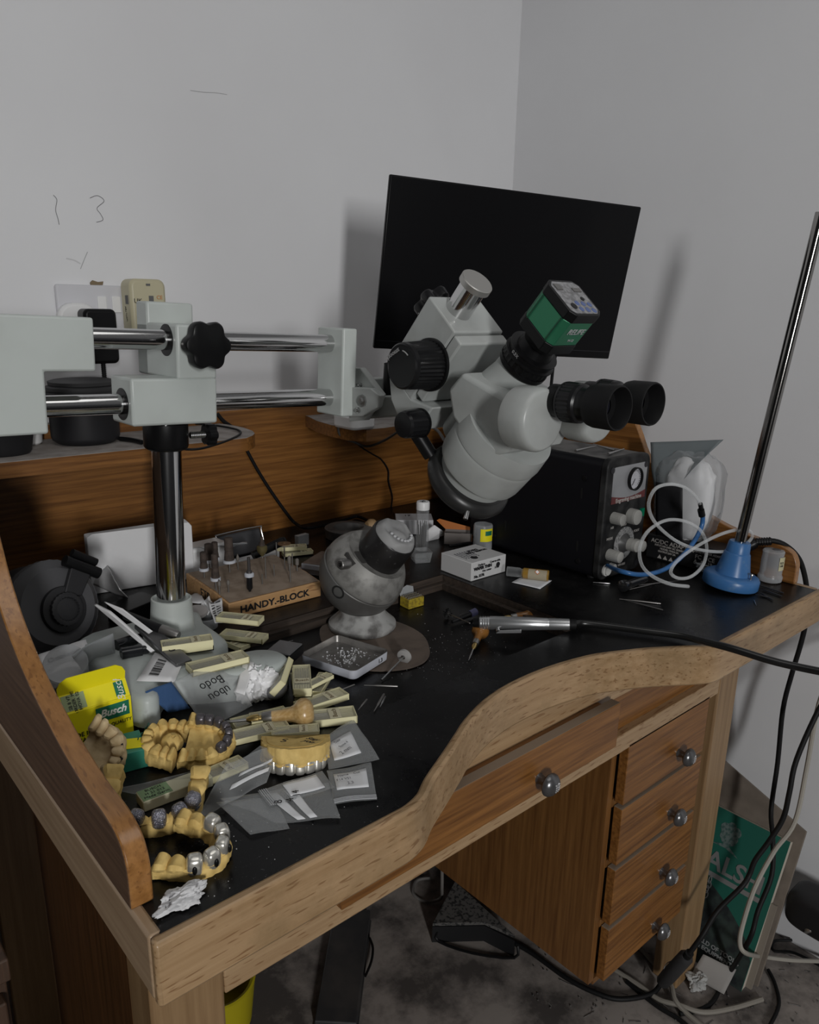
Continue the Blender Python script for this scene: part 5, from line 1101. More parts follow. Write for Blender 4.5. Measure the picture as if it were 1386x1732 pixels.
# ------------------------------------------------------------------ pin vises and tray tools
wlt = wood('boxwood', (.42,.25,.08), (.60,.42,.20), 0, scale=2, rough=.3, coat=.4); wdk = mat('amber_wood',(.30,.13,.03),.3,coat=.5)
def pinvise(label, tip, tail, z0, z1, rs=1.0, dark=False, part=1.0):
    A, B = P(*tip, z0), P(*tail, z1); d = B-A; L = d.length; t = thing('pin_vise', label, 'pin vise', A)
    Mq = basis(d).to_4x4(); Mx = Mq @ Matrix.Rotation(R(-90),4,'Y')
    def q(b, n_, m, p=None): b.xf(Mq); return b.build(n_, m, p or t)
    q(MB().lathe((0,0,0),(0,0,1),[(0,.0004*rs),(L*.10,.0016*rs),(L*.34,.0018*rs)],n=12),'needle',steel)
    q(MB().lathe((0,0,L*.33),(0,0,1),[(0,.0025*rs),(L*.05,.0050*rs),(L*.09,.0055*rs),(L*.12,.0055*rs),(L*.125,.0035*rs),(L*.15,.0035*rs)],n=24),'collet',brass if part else dullsteel)
    q(MB().lathe((0,0,L*.48),(0,0,1),[(0,.0055*rs),(L*.015,.0068*rs),(L*.10,.0072*rs)],n=24),'ferrule',dullsteel)
    q(MB().lathe((0,0,L*.58),(0,0,1),[(0,.0072*rs),(L*.10,.0074*rs),(L*.18,.0085*rs),(L*.23,.0115*rs),(L*.26,.0160*rs),(L*.30,.0182*rs),(L*.35,.0180*rs),(L*.39,.0150*rs),(L*.42,.008*rs),(L*.422,.0001)],n=36),'handle',wdk if dark else wlt)
    return t
pinvise('pin vise with pale wooden mushroom handle and brass collet, in front of the tissue',(360,1224),(531,1204),H+.016,H+.024,1.0)
t = thing('grey_stone','grey oval sharpening stone behind the tissue','stone',P(470,1182,H)); b = MB(); b.ball((0,0,.012),.012,n=10,sc=(1.5,.8,.9)); b.build('stone_body', mat('stone_grey',(.22,.22,.225),.5), t); t.rotation_euler=(0,0,R(20))
pinvise('small pin vise with brown handle pointing at the bench front, under the silver handpiece',(793,1117),(815,1062),T+.001,T+.016,.8,True)
pinvise('wooden-handled graver lying behind the silver handpiece',(820,1050),(912,1036),T+.006,T+.012,.72,True)
# tin tray of stones
q = [P(513,1108,T+.010),P(588,1152,T+.010),P(652,1112,T+.010),P(583,1080,T+.010)]
c = sum(q,Vector())/4; tw = ((q[1]-q[0]).length+(q[2]-q[3]).length)/2; tl = ((q[2]-q[1]).length+(q[3]-q[0]).length)/2; dx = (q[2]-q[1]).normalized()
tn_ = thing('tin_tray','shallow white-edged tin tray full of tiny clear stones','tray',(c.x,c.y,T+.0035),math.atan2(dx.y,dx.x))
tinm = mat('tin_inside',(.36,.345,.33),.35,.7,noise_=(40,(.24,.23,.22),.35,.6)); tine = mat('tin_white',(.56,.58,.64),.4)
b = MB(); b.rings([[v_+Vector((0,0,z)) for v_ in rrect(tl-k,tw-k,.010)] for z,k in ((0,.005),(.002,.001),(.014,0),(.0150,.0002))],cap=False,smooth=False); b.poly(rrect(tl-.005,tw-.005,.009)); b.build('tin_shell',tine,tn_)
b = MB(); b.rings([[v_+Vector((0,0,z)) for v_ in rrect(tl-k,tw-k,.009)] for z,k in ((.0152,.0002),(.0155,.0008),(.0152,.0022))],cap=False); b.build('rim',dullsteel,tn_)
b = MB(); b.rings([[v_+Vector((0,0,z)) for v_ in rrect(tl-k,tw-k,.009)] for z,k in ((.0153,.0020),(.0052,.0050),(.0050,.0060))],cap=False); b.prism(rrect(tl-.0055,tw-.0055,.008,z=.0148),(0,0,-.0098)) if False else None
b.poly(rrect(tl-.006,tw-.006,.008,z=.0050)); b.build('inner_tray',tinm,tn_)
text('lettering','1.3',.009,ink,tn_,plane_m((tl*.22,-tw/2-.0003,.0075),(1,0,0),(0,0,1)))
random.seed(11)
b = MB()
for i in range(120):
    x = random.gauss(.006,.018); y = random.gauss(-.002,.014)
    if abs(x) > tl/2-.006 or abs(y) > tw/2-.006: continue
    r_ = random.uniform(.0008,.0016); b.ball((x,y,.0053+r_*.6),r_,n=3)
o = b.build('loose_stones', mat('stones', (.80,.81,.83), .08, .25)); o.matrix_world = tn_.matrix_basis.copy(); tag(o,'tiny glittering clear stones scattered over the bottom of the tin tray','stones',kind='stuff')
# silver handpiece and its flexible shaft
A, B = P(800,1053,T+.030), P(965,1056,H+.012); d = (B-A); L = d.length; hp_ = thing('rotary_handpiece','silver rotary handpiece with black flexible shaft leaving over the bench front','handpiece',A); Mq = basis(d).to_4x4()
def q_(b, n_, m, p=None): b.xf(Mq); return b.build(n_, m, p or hp_)
alu = mat('brushed_aluminium',(.55,.56,.57),.32,.85)
q_(MB().lathe((0,0,0),(0,0,1),[(0,.0035),(.001,.0075),(L*.08,.0088)],n=32),'nose',black)
q_(MB().lathe((0,0,L*.07),(0,0,1),[(0,.0095),(.002,.0105),(.004,.0098),(.006,.0108),(.008,.0100),(.010,.0110),(.012,.0102),(.014,.0112),(.016,.0104),(.018,.0113),(L*.5,.0110),(L*.70,.0098),(L*.705,.0094),(L*.72,.0098),(L*.92,.0092),(L*.925,.0080)],n=40),'body',alu)
e1 = Mq.to_3x3() @ Vector((1,0,0)); dn = d.normalized(); sidev = (FD - dn*FD.dot(dn)).normalized()
b = MB(); b.cyl(dn*L*.26+sidev*.010+Vector((0,0,-.006)), dn*L*.27+sidev*.016+Vector((0,0,-.008)), .0032,n=12); b.build('clip_screw',steel,hp_)
b = MB(); s_ = dn*L*.25+sidev*.0145+Vector((0,0,-.009)); b.hull8([s_+dn*x+Vector((0,0,z))+sidev*y for y in (0,.0014) for x,z in ((0,-.0028),(.040,-.0012),(.040,.0050),(0,.0028))]); b.build('pocket_clip',alu,hp_,bevel=.0006)
MB().cyl(dn*L*.92-Vector((0,0,0)), dn*L*1.06, .0085, n=24).build('hose_ferrule',rubber,hp_)
pts = [B, P(985,1054,H+.010), P(1030,1059,H+.009), P(1090,1067,H+.009), P(1150,1075,H+.009), P(1200,1087,H+.010), P(1245,1099,H+.010), P(1300,1116,H+.006), P(1345,1127,H+.004), P(1400,1138,H+.006), P(1470,1150,H+.01), Vector((1.22,-.32,H+.02)), Vector((1.38,-.33,H+.25)), Vector((1.46,-.25,H+.60)), Vector((1.47,-.20,H+.95))]
b = MB(); b.tube([p-A for p in pts],.0058,n=14,sub=8); b.build('flexible_shaft',mat('hose_black',(.010,.010,.010),.25),hp_)
# brush wheel, mandrel and small things in the tray
c = P(757,1046,T); o = thing('brush_wheel','small black bristle wheel on a thin mandrel left of the handpiece','brush',(c.x,c.y,T+.010)); b = MB()
random.seed(5)
for i in range(46):
    a = i*2*math.pi/46; z = random.uniform(-.002,.002); b.cyl((math.cos(a)*.002,z,math.sin(a)*.002),(math.cos(a)*.0095,z*1.5,math.sin(a)*.0095),.0006,n=4)
b.build('bristles',rubber,o); b = MB(); b.cyl((0,-.004,0),(0,.004,0),.0035,n=16); b.build('hub',dullsteel,o); b = MB(); ee = P(795,1054,T+.028)-Vector(o.location); b.cyl((0,0,0),ee,.0011,n=8); b.build('mandrel',dullsteel,o)
A, B = P(765,1052,T+.006), P(806,1034,T+.010); t = thing('capped_tool','dark tool with a lilac plastic end behind the handpiece nose','tool',A); b = MB(); b.lathe((0,0,0),B-A,[(0,.003),((B-A).length*.75,.0055)],n=18); b.build('shaft_body',satin,t); b = MB(); b.lathe((B-A)*.72,B-A,[(0,.0062),((B-A).length*.25,.0068),((B-A).length*.26,.005)],n=18); b.build('end_cap',mat('lilac',(.12,.12,.24),.4),t)
c = P(684,1122,T); o = thing('felt_wheel','small white felt polishing wheel with a long steel mandrel on the leather pad','polishing wheel',(c.x,c.y,T+.012)); dm = (P(646,1150,T+.002)-Vector(o.location)).normalized()
b = MB(); b.lathe(-dm*.003,dm,[(0,.0105),(.0005,.0112),(.0055,.0112),(.006,.0105)],n=32); b.build('wheel',mat('felt',(.38,.37,.36),.9),o); b = MB(); b.cyl(dm*.002,dm*((P(646,1150,T+.002)-Vector(o.location)).length),.0012,n=8); b.cyl(dm*.003,dm*.0042,.0035,n=12); b.build('mandrel',steel,o)
def lying(name,label,cat,a,b_,z,r,m,group=None,taper=.5):
    A, B = P(*a,z+r), P(*b_,z+r); b = MB(); L = (B-A).length; b.lathe((0,0,0),(1,0,0),[(0,r*.8),(L*.02,r),(L*.6,r),(L*.72,r*taper),(L,r*.35)],n=10); o = b.build(name,m); o.location = A; d = B-A; o.rotation_euler=(0,-math.atan2(d.z,math.hypot(d.x,d.y)),math.atan2(d.y,d.x)); tag(o,label,cat,group); return o
G_ = 'loose burrs on the black top'
lying('loose_burr','steel burr lying crosswise in front of the tin tray, pointing left','burr',(673,1161),(616,1159),H,.0014,dullsteel,G_)
lying('loose_burr','steel burr standing at a slant nearest the curved front, right one of the pair','burr',(650,1174),(633,1203),H,.0016,dullsteel,G_)
lying('loose_burr','short bright burr touching the slanting burr','burr',(652,1178),(643,1196),H,.0013,steel,G_)
lying('loose_burr','short dark burr left of the slanting pair','burr',(621,1183),(606,1201),H,.0013,dullsteel,G_)
lying('loose_burr','grey rod in front of the left corner of the tin tray','burr',(577,1166),(549,1165),H,.0013,dullsteel,G_)
lying('loose_burr','long grey rod under the front corner of the tin tray','burr',(600,1158),(562,1173),T+.0145,.0013,dullsteel,G_)
lying('loose_burr','thin needle poking out behind the base lobe','burr',(462,1092),(496,1083),H,.0009,steel,G_)
lying('loose_burr','dark rod lying by the large lower cast','burr',(305,1462),(345,1435),H,.0022,black,G_)
t = boxat('black_pot','small black box with grey lid tucked behind the base lobe','box',482,1112,.045,.040,.014,30,black); MB().box(-.021,.021,-.019,.019,.0141,.017).build('box_lid',mat('lid_grey',(.12,.12,.125),.3),t,bevel=.002)
# yellow wax box of burrs
t = boxat('wax_box','small yellow wax box bristling with burrs behind the ball vise base','box',697,1024,.036,.026,.018,-2,mat('yellow_wax',(.42,.32,.03),.35,noise_=(200,(.25,.18,.03),.4,.55)),z=T); b = MB()
for i in range(9):
    for j in range(3): b.cyl((-.015+i*.0037,-.008+j*.007,.018),(-.015+i*.0037,-.007+j*.007,.021),.0013,n=6)
b.build('burr_heads',mat('bur_grey', (.16,.145,.13), .6),t); b = MB(); b.prism([(-.016,.013,.012),(.016,.013,.012),(.018,.019,.028),(.004,.020,.033),(-.014,.019,.027)],(0,.0006,0)); b.build('film_lid',frost,t)
# tins behind the vise
for k,(u,v,z,lab) in enumerate(((545,962,H,'flat silver-edged tin behind the ball vise, the lower of two'),(550,955,H+.013,'flat silver-edged tin behind the ball vise, the upper of two'))):
    t = boxat('flat_tin',lab,'tin',u,v,.085,.060,.012,28,tine,z=z,bev=.002,group='flat tins'); MB().box(-.041,.041,-.028,.028,.0121,.0125).build('tin_lid',tinm,t)
t = boxat('clear_square_box','clear square plastic box standing behind the cream cases','box',511,922,.030,.012,.024,5,frost)
# grey ring dish and mushroom handle
c = P(590,908,H); t = thing('ring_dish','dusty grey ring-shaped dish against the back board behind the vise','dish',(c.x,c.y,H)); b = MB(); b.lathe((0,0,0),(0,0,1),[(0,.048),(.002,.052),(.022,.054),(.024,.050),(.024,.034),(.016,.030),(.008,.029),(.004,.0001)],n=48); b.build('dish_body',mat('dusty_grey',(.13,.125,.12),.6,noise_=(25,(.05,.05,.05),.35,.6)),t)
A, B = P(655,893,H+.010), P(626,890,H+.020); t = thing('mushroom_handle','round wooden graver handle lying beside the ring dish','handle',A); b = MB(); d = B-A; L = d.length; b.lathe((0,0,0),d,[(0,.004),(L*.5,.006),(L*.7,.014),(L*.85,.0175),(L*1.05,.0165),(L*1.2,.010),(L*1.22,.0001)],n=32); b.build('wood_body',mat('turned_wood',(.34,.22,.11),.5),t)
# white carton, needle tube, cup
t = boxat('white_box','white cardboard box with black printing near the rear corner','box',700,898,.085,.060,.034,-38,mat('card_white',(.50,.50,.52),.6)); text('lettering','17',.016,ink,t,Matrix.Translation((-.015,.01,.0343))); text('lettering','LV 2',.012,ink,t,plane_m((.0429,0,.018),(0,1,0),(0,0,1)))
c = P(714,930,H); t = thing('needle_tube','clear tube of steel needles with white screw cap','tube',(c.x,c.y,H)); zt = vert(c,848)-H
MB().lathe((0,0,0),(0,0,1),[(0,.0125),(.001,.0135),(zt*.86,.0135)],n=32).build('tube_body',clear,t); MB().lathe((0,0,zt*.84),(0,0,1),[(0,.0142),(zt*.14,.0142),(zt*.16,.0130)],n=32).build('white_cap',white,t); b = MB(); random.seed(2)
for i in range(26):
    a = random.uniform(0,6.28); r_ = random.uniform(.002,.011); b.cyl((math.cos(a)*r_*.8,math.sin(a)*r_*.8,.003),(math.cos(a+.3)*r_,math.sin(a+.3)*r_,zt*random.uniform(.5,.62)),.0007,n=5)
b.build('needles',dullsteel,t); text('lettering','30',.012,ink,t,Matrix.Translation((0,0,zt+.0003)))
c = P(712,948,H); t = thing('clear_cup','small square clear cup in front of the needle tube','cup',(c.x,c.y,H),R(-25)); b = MB(); b.rings([[v_+Vector((0,0,z)) for v_ in rrect(.032+z*.3,.032+z*.3,.003)] for z in (0,.022)],cap=False,smooth=False); b.poly(rrect(.032,.032,.003)); b.build('cup_body',clear2,t,solid=.0010)
c = P(733,905,H+.012); t = thing('paper_tab','folded white paper with steel points sticking out beside the needle tube','paper',(c.x,c.y,H)); b = MB(); b.prism([(-.018,0,0),(.018,0,0),(.026,-.004,.018),(.004,0,.034),(-.016,0,.026)],(0,.003,0)); b.build('paper_fold',paper,t); b = MB()
for i in range(4): b.cyl((.016,-.002,.006+i*.003),(.034,-.008,.010+i*.003),.0009,n=6)
b.build('steel_points',steel,t)
# orange box
A = P(752,905,H); t = thing('orange_box','open orange and grey cardboard box by the rear tray edge','box',(P(775,918,H).x,P(775,918,H).y,H),R(-48)); org = mat('orange_card',(.42,.13,.02),.6)
b = MB(); b.box(-.030,.030,-.016,.016,0,.001); b.box(-.030,.030,-.016,-.015,0,.026); b.box(-.030,.030,.015,.016,0,.026); b.box(.029,.030,-.016,.016,0,.020); b.box(-.030,-.029,-.016,.016,0,.026); b.build('carton_body',mat('card_grey',(.17,.15,.14),.7),t)
MB().box(.0302,.0310,-.015,.015,.001,.017).build('orange_end',org,t); b = MB(); b.prism([(-.030,.016,.026),(.028,.016,.026),(.030,.018,.031),(-.044,.018,.048),(-.050,.018,.044)],(0,.0012,0)); b.build('orange_flap',org,t); MB().box(.006,.027,-.012,.010,.016,.019).build('white_insert',paper,t)
# round container with yellow label
c = P(816,928,H); t = thing('round_container','clear round container with a small yellow label beside the black machine','container',(c.x,c.y,H)); hh = vert(c,886)-H
MB().lathe((0,0,0),(0,0,1),[(0,.0185),(.002,.0205),(hh*.5,.0200),(hh*.52,.0208),(hh*.94,.0205),(hh,.0190)],n=36).build('container_body',frost,t)
av = math.atan2(-.80,-.45)
b = MB(); b.grid(lambda u,v: Vector((math.cos(av-.55+u*1.5)*.0211,math.sin(av-.55+u*1.5)*.0211,hh*(.38+.50*v))),10,2); b.build('yellow_label',yel,t); b = MB(); b.grid(lambda u,v: Vector((math.cos(av-.05+u*.8)*.0213,math.sin(av-.05+u*.8)*.0213,hh*(.62+.18*v))),8,2); b.build('green_patch',bgreen,t)
for k,(a,b_,lab) in enumerate((((762,915),(842,903),'upper black rod lying behind the white disc box'),((760,924),(835,912),'lower black rod lying behind the white disc box'))): lying('black_rod',lab,'rod',a,b_,H+.030-.018*k if False else H+.002,.0035,satin,'black rods',taper=.9)
# white printed box of discs
a, b_ = P(797,984,H), P(855,967,H); d = (b_-a).normalized(); t = thing('disc_box','white printed box of wafer discs on the tray edge','box',a,math.atan2(d.y,d.x)); ww = (b_-a).length; hh = vert(a,953)-H; sd = P(763,955,H+.0)-a; dd = .085
bw = mat('box_white',(.60,.60,.60),.5); MB().box(0,ww,0,dd,0,hh).build('box_body',bw,t,bevel=.0015)
for s_,sz,x,z,bo in (('Dedeco        Coarse-side',.0060,.5,.80,.0001),('WAFER THIN',.0082,.32,.62,.0005),('Disc cutter      X100',.0055,.55,.42,.0001),('No. 5176',.0072,.22,.20,.0004)): text('lettering',s_,sz,ink,t,plane_m((ww*x,-.0008,hh*z),(1,0,0),(0,0,1)),bold=bo)
MB().lathe((ww*.76,-.0006,hh*.55),(0,-1,0),[(0,.0052),(.0004,.0052),(.0005,.0001)],n=20).build('printed_disc',ink,t); MB().lathe((ww*.30,.022,hh+.0002),(0,0,1),[(0,.0075),(.0004,.0075),(.0005,.0001)],n=24).build('printed_disc',ink,t)
text('lettering','WAFER THIN\nDISCS',.0095,ink,t,Matrix.Translation((ww*.62,dd*.62,hh+.0003))@Matrix.Rotation(R(180),4,'Z'),bold=.0004)
for i in range(6): text('lettering','for cutting and slicing',.0042,pen,t,Matrix.Translation((ww*(.12+.07*i),dd*.5,hh+.0003))@Matrix.Rotation(R(90),4,'Z'))
# amber vial on a slip of paper
card('paper_slip','white instruction slip under the amber vial','paper',[P(866,985,H+.001),P(914,996,H+.001),P(934,982,H+.001),P(890,972,H+.001)],slip,amp=.0004)
A, B = P(858,966,H+.011), P(929,974,H+.011); d = B-A; L = d.length; t = thing('amber_vial','small clear-capped vial of amber liquid with warning label','vial',A)
MB().lathe((0,0,0),d,[(0,.0095),(L*.30,.0095),(L*.34,.0080),(L*.42,.0080)],n=28).build('clear_cap',clear2,t); MB().lathe(d*.36,d,[(0,.007),(L*.04,.0105),(L*.62,.0108),(L*.64,.0095)],n=32).build('vial_body',mat('amber',(.30,.17,.03),.15,coat=.6),t)
Bv = basis(d); aa = math.atan2((Bv.inverted()@FD).y,(Bv.inverted()@FD).x)
b = MB(); b.grid(lambda u,v: d*(.52+.44*v)+Bv@Vector((math.cos(aa-1.3+u*2.6)*.0111,math.sin(aa-1.3+u*2.6)*.0111,0)),12,2); b.build('vial_label',mat('label_tan',(.36,.31,.22),.6),t)
dia = d*.70+FD*.0116*.75+Vector((0,0,.0075)); dnv = d.normalized(); upv = (Vector((0,0,1))*.75+FD*-.5).normalized(); b = MB(); b.prism([dia+dnv*.005,dia+upv*.005,dia-dnv*.005,dia-upv*.005],(FD+Vector((0,0,.6))).normalized()*.0006); b.build('warning_diamond',mat('hazard_orange',(.6,.18,.03),.6),t); b = MB(); b.prism([dia+FD*.0006+dnv*.0036+Vector((0,0,.0005)),dia+FD*.0006+upv*.0036+Vector((0,0,.0005)),dia+FD*.0006-dnv*.0036+Vector((0,0,.0005)),dia+FD*.0006-upv*.0036+Vector((0,0,.0005))],(FD+Vector((0,0,.6))).normalized()*.0006); b.build('diamond_field',paper,t)
# ------------------------------------------------------------------ right end of the bench
# power adapter block behind the pole
a, b_ = P(1118,958,H), P(1262,958,H); a = P(1150,962,H); ang = -88
t = thing('power_brick','large black AC/DC adapter block with printed label behind the blue base','adapter',(1.262,.245,H),R(0))
MB().box(-.032,.032,-.085,.085,0,.052).build('brick_body',mat('brick_black',(.014,.014,.015),.45),t,bevel=.004)
pp = mat('print_pale', (.42,.40,.38), .5)
for s_,sz,y,z in (('AC/DC ADAPTER',.0125,.025,.040),('SWITCHING POWER ADAPTER',.006,-.048,.040),('INPUT:100-240V AC 50/60Hz',.0055,.03,.032),('MODEL: YH24-2A',.0055,.03,.026),('OUTPUT:24V 2A',.0055,.035,.020),('FC    CE',.012,-.048,.029),('A   B   19',.010,-.045,.019)):
    text('lettering',s_,sz,pp,t,plane_m((-.0324,y,z),(0,-1,0),(0,0,1)),bold=.0001)
for k in range(3): MB().prism([(-.0324,.055-k*.013,.005),(-.0324,.045-k*.013,.005),(-.0324,.050-k*.013,.0135)],(-.0003,0,0)).build('warning_triangle',pp,t)
# clear pillow bag with white wadding, and the grey pouch
wad = mat('wadding',(.72,.72,.73),.8,bump=(25,.5))
t = thing('wadding_bag','clear bag stuffed with white wadding behind the engraving machine','bag',(1.255,.26,H+.053))
hb_ = vert(Vector((1.255,.26,0)),765)-(H+.053)
def pillow(w,d,h,seed,ex=.75):
    def fn(u,v):
        th=v*math.pi; a=u*2*math.pi; q=Vector((math.sin(th)*math.cos(a),math.sin(th)*math.sin(a),-math.cos(th))); q=Vector([math.copysign(abs(c_)**ex,c_) for c_ in q]); k=1+.10*noise.noise(q*2.5+Vector((seed,0,0)))+.05*noise.noise(q*6)
        return Vector((q.x*w*k,q.y*d*k,h/2+q.z*h/2*k*.98))
    return fn
MB().grid(pillow(.028,.052,hb_*.93,3),40,28,cu=True).build('white_wadding',wad,t)
MB().grid(pillow(.034,.068,hb_,5,.6),36,24,cu=True).build('clear_film',clear,t)
t = thing('grey_pouch','translucent grey plastic pouch fanned out above the wadding bag','pouch',(1.25,.30,H+.10))
mi = rel(t); q = [PY(1108,860,.30),PY(1112,752,.30),PY(1222,745,.25),PY(1180,775,.25)]
gpm = film('grey_film',(.16,.19,.20),.72,.3)
f_ = sheet3([mi@PX(1110,865,1.235),mi@PX(1100,748,1.24),mi@PX(1222,744,1.27),mi@PX(1175,790,1.225)],amp=.006,sc=18); MB().grid(f_,16,16).build('film',gpm,t,solid=.0006)
MB().grid(lambda u,v: mi@PX(1110+u*45,905-v*90+u*10,1.195)+Vector((0,0,noise.noise(Vector((u*3,v*3,0)))*.004)),8,8).build('black_lining',mat('lining',(.012,.012,.014),.6),t,solid=.001)
# chrome socket and needles on the top
A, B = P(1052,992,H+.011), P(1095,978,H+.009); t = thing('chrome_bit','dark chrome ball-ended fitting lying in front of the engraving machine','fitting',A); d=B-A; L=d.length
b = MB(); b.lathe((0,0,0),d,[(0,.0085),(.002,.0112),(.012,.0115),(.016,.0095),(.022,.0085),(L*.9,.0075)],n=28); b.build('fitting_body',mat('black_chrome',(.12,.12,.125),.15,.9),t)
G2 = 'needles and gravers on the right end of the bench'
for a,b_,r,lab in (((1118,1021),(1048,1013),.0014,'long needle nearest the curved front below the fitting'),((1122,1032),(1055,1014),.0013,'second long needle crossing under the first at a narrow angle'),((1080,990),(1150,982),.0012,'needle lying under the clear hose loops'),((1065,997),(1118,985),.0012,'needle pointing from the chrome fitting to the hose'),((1033,987),(1004,985),.0012,'short bright needle at the foot of the engraving machine')):
    lying('graver_needle',lab,'needle',a,b_,H,r,steel if 'bright' in lab else dullsteel,G2)
for i,(a,b_,lab) in enumerate((((1268,985),(1326,1003),'black graver blank farthest back beside the clear jar'),((1276,992),(1322,1008),'second black graver blank from the clear jar'),((1280,999),(1308,1015),'third black graver blank from the clear jar'),((1278,1005),(1302,1011),'short graver blank nearest the blue base'))):
    lying('graver_blank',lab,'graver',b_,a,H,.0016,mat('blued_steel',(.06,.06,.065),.3,.7),G2)
lying('steel_pin','small bright pin lying between clear jar and blue base','pin',(1276,1015),(1280,1024),H,.0010,steel,G2)
tissue('crumpled clear wrapping between the blue base and the adapter block', P(1195,965,H)+Vector((0,0,.012)), .028,.020,.014,3.3,frost)
# clear jar with label
c = P(1302,982,H); t = thing('clear_jar','ribbed clear plastic jar with a small yellow sticker beside the blue base','jar',(c.x,c.y,H)); hh = vert(c,930)-H
pr_ = [(0,.0185),(.002,.0215),(.010,.0225),(.014,.0205)]+[(.016+i*.0022,.0198+(.0006 if i%2 else 0)) for i in range(12)]+[(hh*.86,.0192),(hh*.96,.0200),(hh,.0180)]
MB().lathe((0,0,0),(0,0,1),pr_,n=40).build('jar_body',frost,t)
c_ = MB(); c_.lathe((.004,-.003,hh+.0002),(0,0,1),[(0,.0075),(.0008,.0075),(.001,.005)],n=24); c_.build('lid_ring',mat('lid_mark',(.12,.12,.125),.4),t)
av = math.atan2(-.72,-.30)
MB().grid(lambda u,v: Vector((math.cos(av-.15+u*.95)*.0212,math.sin(av-.15+u*.95)*.0212,hh*(.42+.42*v))),10,3).build('sticker',mat('sticker_yellow',(.55,.52,.34),.7),t)
text('lettering','8.2\nH4',.006,ink,t,plane_m(Vector((math.cos(av+.1)*.0216,math.sin(av+.1)*.0216,hh*.62)),(math.cos(av+math.pi/2),math.sin(av+math.pi/2),0),(0,0,1)))
# power lead over the panel, down behind the bench
pts = [PX(1250,930,1.27),PX(1262,925,1.28),PX(1280,917,1.285),PX(1310,915,1.300),PX(1333,925,1.32),PX(1352,945,1.345),PX(1362,975,1.365),PX(1366,1010,1.38),PX(1364,1050,1.385),PX(1355,1090,1.39),PX(1340,1140,1.40),PX(1325,1200,1.41),PX(1316,1290,1.42),PX(1305,1370,1.40),PX(1308,1420,1.36),PX(1306,1480,1.33),PX(1283,1540,1.29),PX(1268,1590,1.26),P(1230,1652,.01),P(1200,1700,.006),P(1150,1715,.006)]
lead = thing('power_lead','black mains lead with ribbed plug running over the side panel and down to the floor','lead',pts[0]); mi = rel(lead)
b = MB(); b.tube([mi@p for p in pts],.0050,n=10,sub=5); b.build('cable',rubber,lead)
b = MB()
dd_ = (pts[3]-pts[2]).normalized()
for i in range(6): b.lathe(mi@(pts[2]+dd_*i*.0045),dd_,[(0,.0085),(.0030,.0082),(.0032,.0068),(.0045,.0068)],n=16)
b.build('strain_relief',black,lead); b = MB(); b.lathe((0,0,0),pts[2]-pts[0],[(-.025,.010),(-.01,.013),((pts[2]-pts[0]).length*.8,.012),((pts[2]-pts[0]).length,.009)],n=12); b.build('plug_body',black,lead)
# second black lead with connector near the floor
zf = .0055
pts = [Vector((1.535,-.30,1.02)),PX(1470,1090,1.47),PX(1420,1150,1.40),PX(1386,1200,1.36),PX(1348,1285,1.31),PX(1336,1340,1.29),PX(1325,1385,1.28),PX(1300,1425,1.26),PX(1278,1455,1.24),PX(1268,1480,1.23),PX(1255,1500,1.21),PX(1215,1540,1.17),PX(1190,1580,1.13),PX(1167,1612,1.11)]
l2 = thing('floor_connector','black lead ending in a wire-clipped connector beside the right bench leg','lead',pts[-1]); mi = rel(l2)
b = MB(); b.tube([mi@p for p in pts],.0052,n=10,sub=5); b.build('cable',rubber,l2)
d = (P(1118,1665,.02)-pts[-1]); dn2 = d.normalized(); L = d.length
b = MB()
for i in range(4): b.lathe(dn2*i*.005,dn2,[(0,.0085),(.003,.0085),(.0032,.007),(.005,.007)],n=16)
b.build('strain_relief',rubber,l2); MB().lathe(dn2*.02,dn2,[(0,.010),(.008,.0155),(L*.55,.0165),(L*.80,.0150),(L*.82,.011)],n=10).build('connector_body',mat('connector_grey',(.035,.035,.037),.5),l2)
b = MB(); sv = dn2.cross(Vector((0,0,1))).normalized(); uv = sv.cross(dn2); b.tube([dn2*L*.45+sv*.018+uv*.004,dn2*L*.48+sv*.010+uv*.015,dn2*L*.55-sv*.006+uv*.017,dn2*L*.58-sv*.017+uv*.006],.0010,n=6); b.build('wire_clip',steel,l2)
pts = [P(1118,1665,.016),P(1100,1682,.008),P(1050,1690,.007),P(1010,1680,.007),P(960,1655,.007),P(900,1612,.007),P(860,1590,.007)]
tag(MB().tube(pts,.0055,n=10,sub=6).build('floor_cable',rubber),'black cable curving across the floor in front of the pedestal','cable')
def fcab(name,label,pts,r,m): return tag(MB().tube(pts,r,n=8,sub=6).build(name,m),label,'cable')
gc = mat('cable_putty',(.24,.22,.19),.5)
fcab('floor_cable','pale cable running from under the pedestal towards the front right',[P(1040,1640,.006),P(1080,1665,.006),P(1115,1690,.006),P(1150,1700,.012),P(1190,1712,.010),P(1240,1705,.008),P(1290,1690,.006)],.0055,gc)
fcab('floor_cable','pale cable leaving the frame at the bottom right of the pedestal',[P(1085,1605,.006),P(1115,1640,.006),P(1135,1665,.02),P(1142,1690,.018),P(1160,1712,.010),P(1200,1745,.006),P(1230,1770,.006)],.0055,gc)
fcab('floor_cable','dark cable under the pale ones beside the right leg',[P(1060,1660,.004),P(1110,1700,.004),P(1150,1725,.004),P(1190,1760,.004)],.0050,rubber)
fcab('hanging_cable','pale cable hanging down past the catalogue and bending out along the floor',[Vector((1.535,-.26,1.10)),PX(1470,1060,1.48),PX(1420,1120,1.42),PX(1386,1190,1.40),PX(1365,1300,1.38),PX(1345,1390,1.34),PX(1310,1440,1.30),PX(1278,1500,1.25),PX(1258,1560,1.22),PX(1252,1595,1.20),PX(1262,1612,1.22),P(1290,1618,.05),P(1340,1624,.03),P(1400,1626,.02)],.0048,mat('cable_pale',(.34,.32,.28),.45))
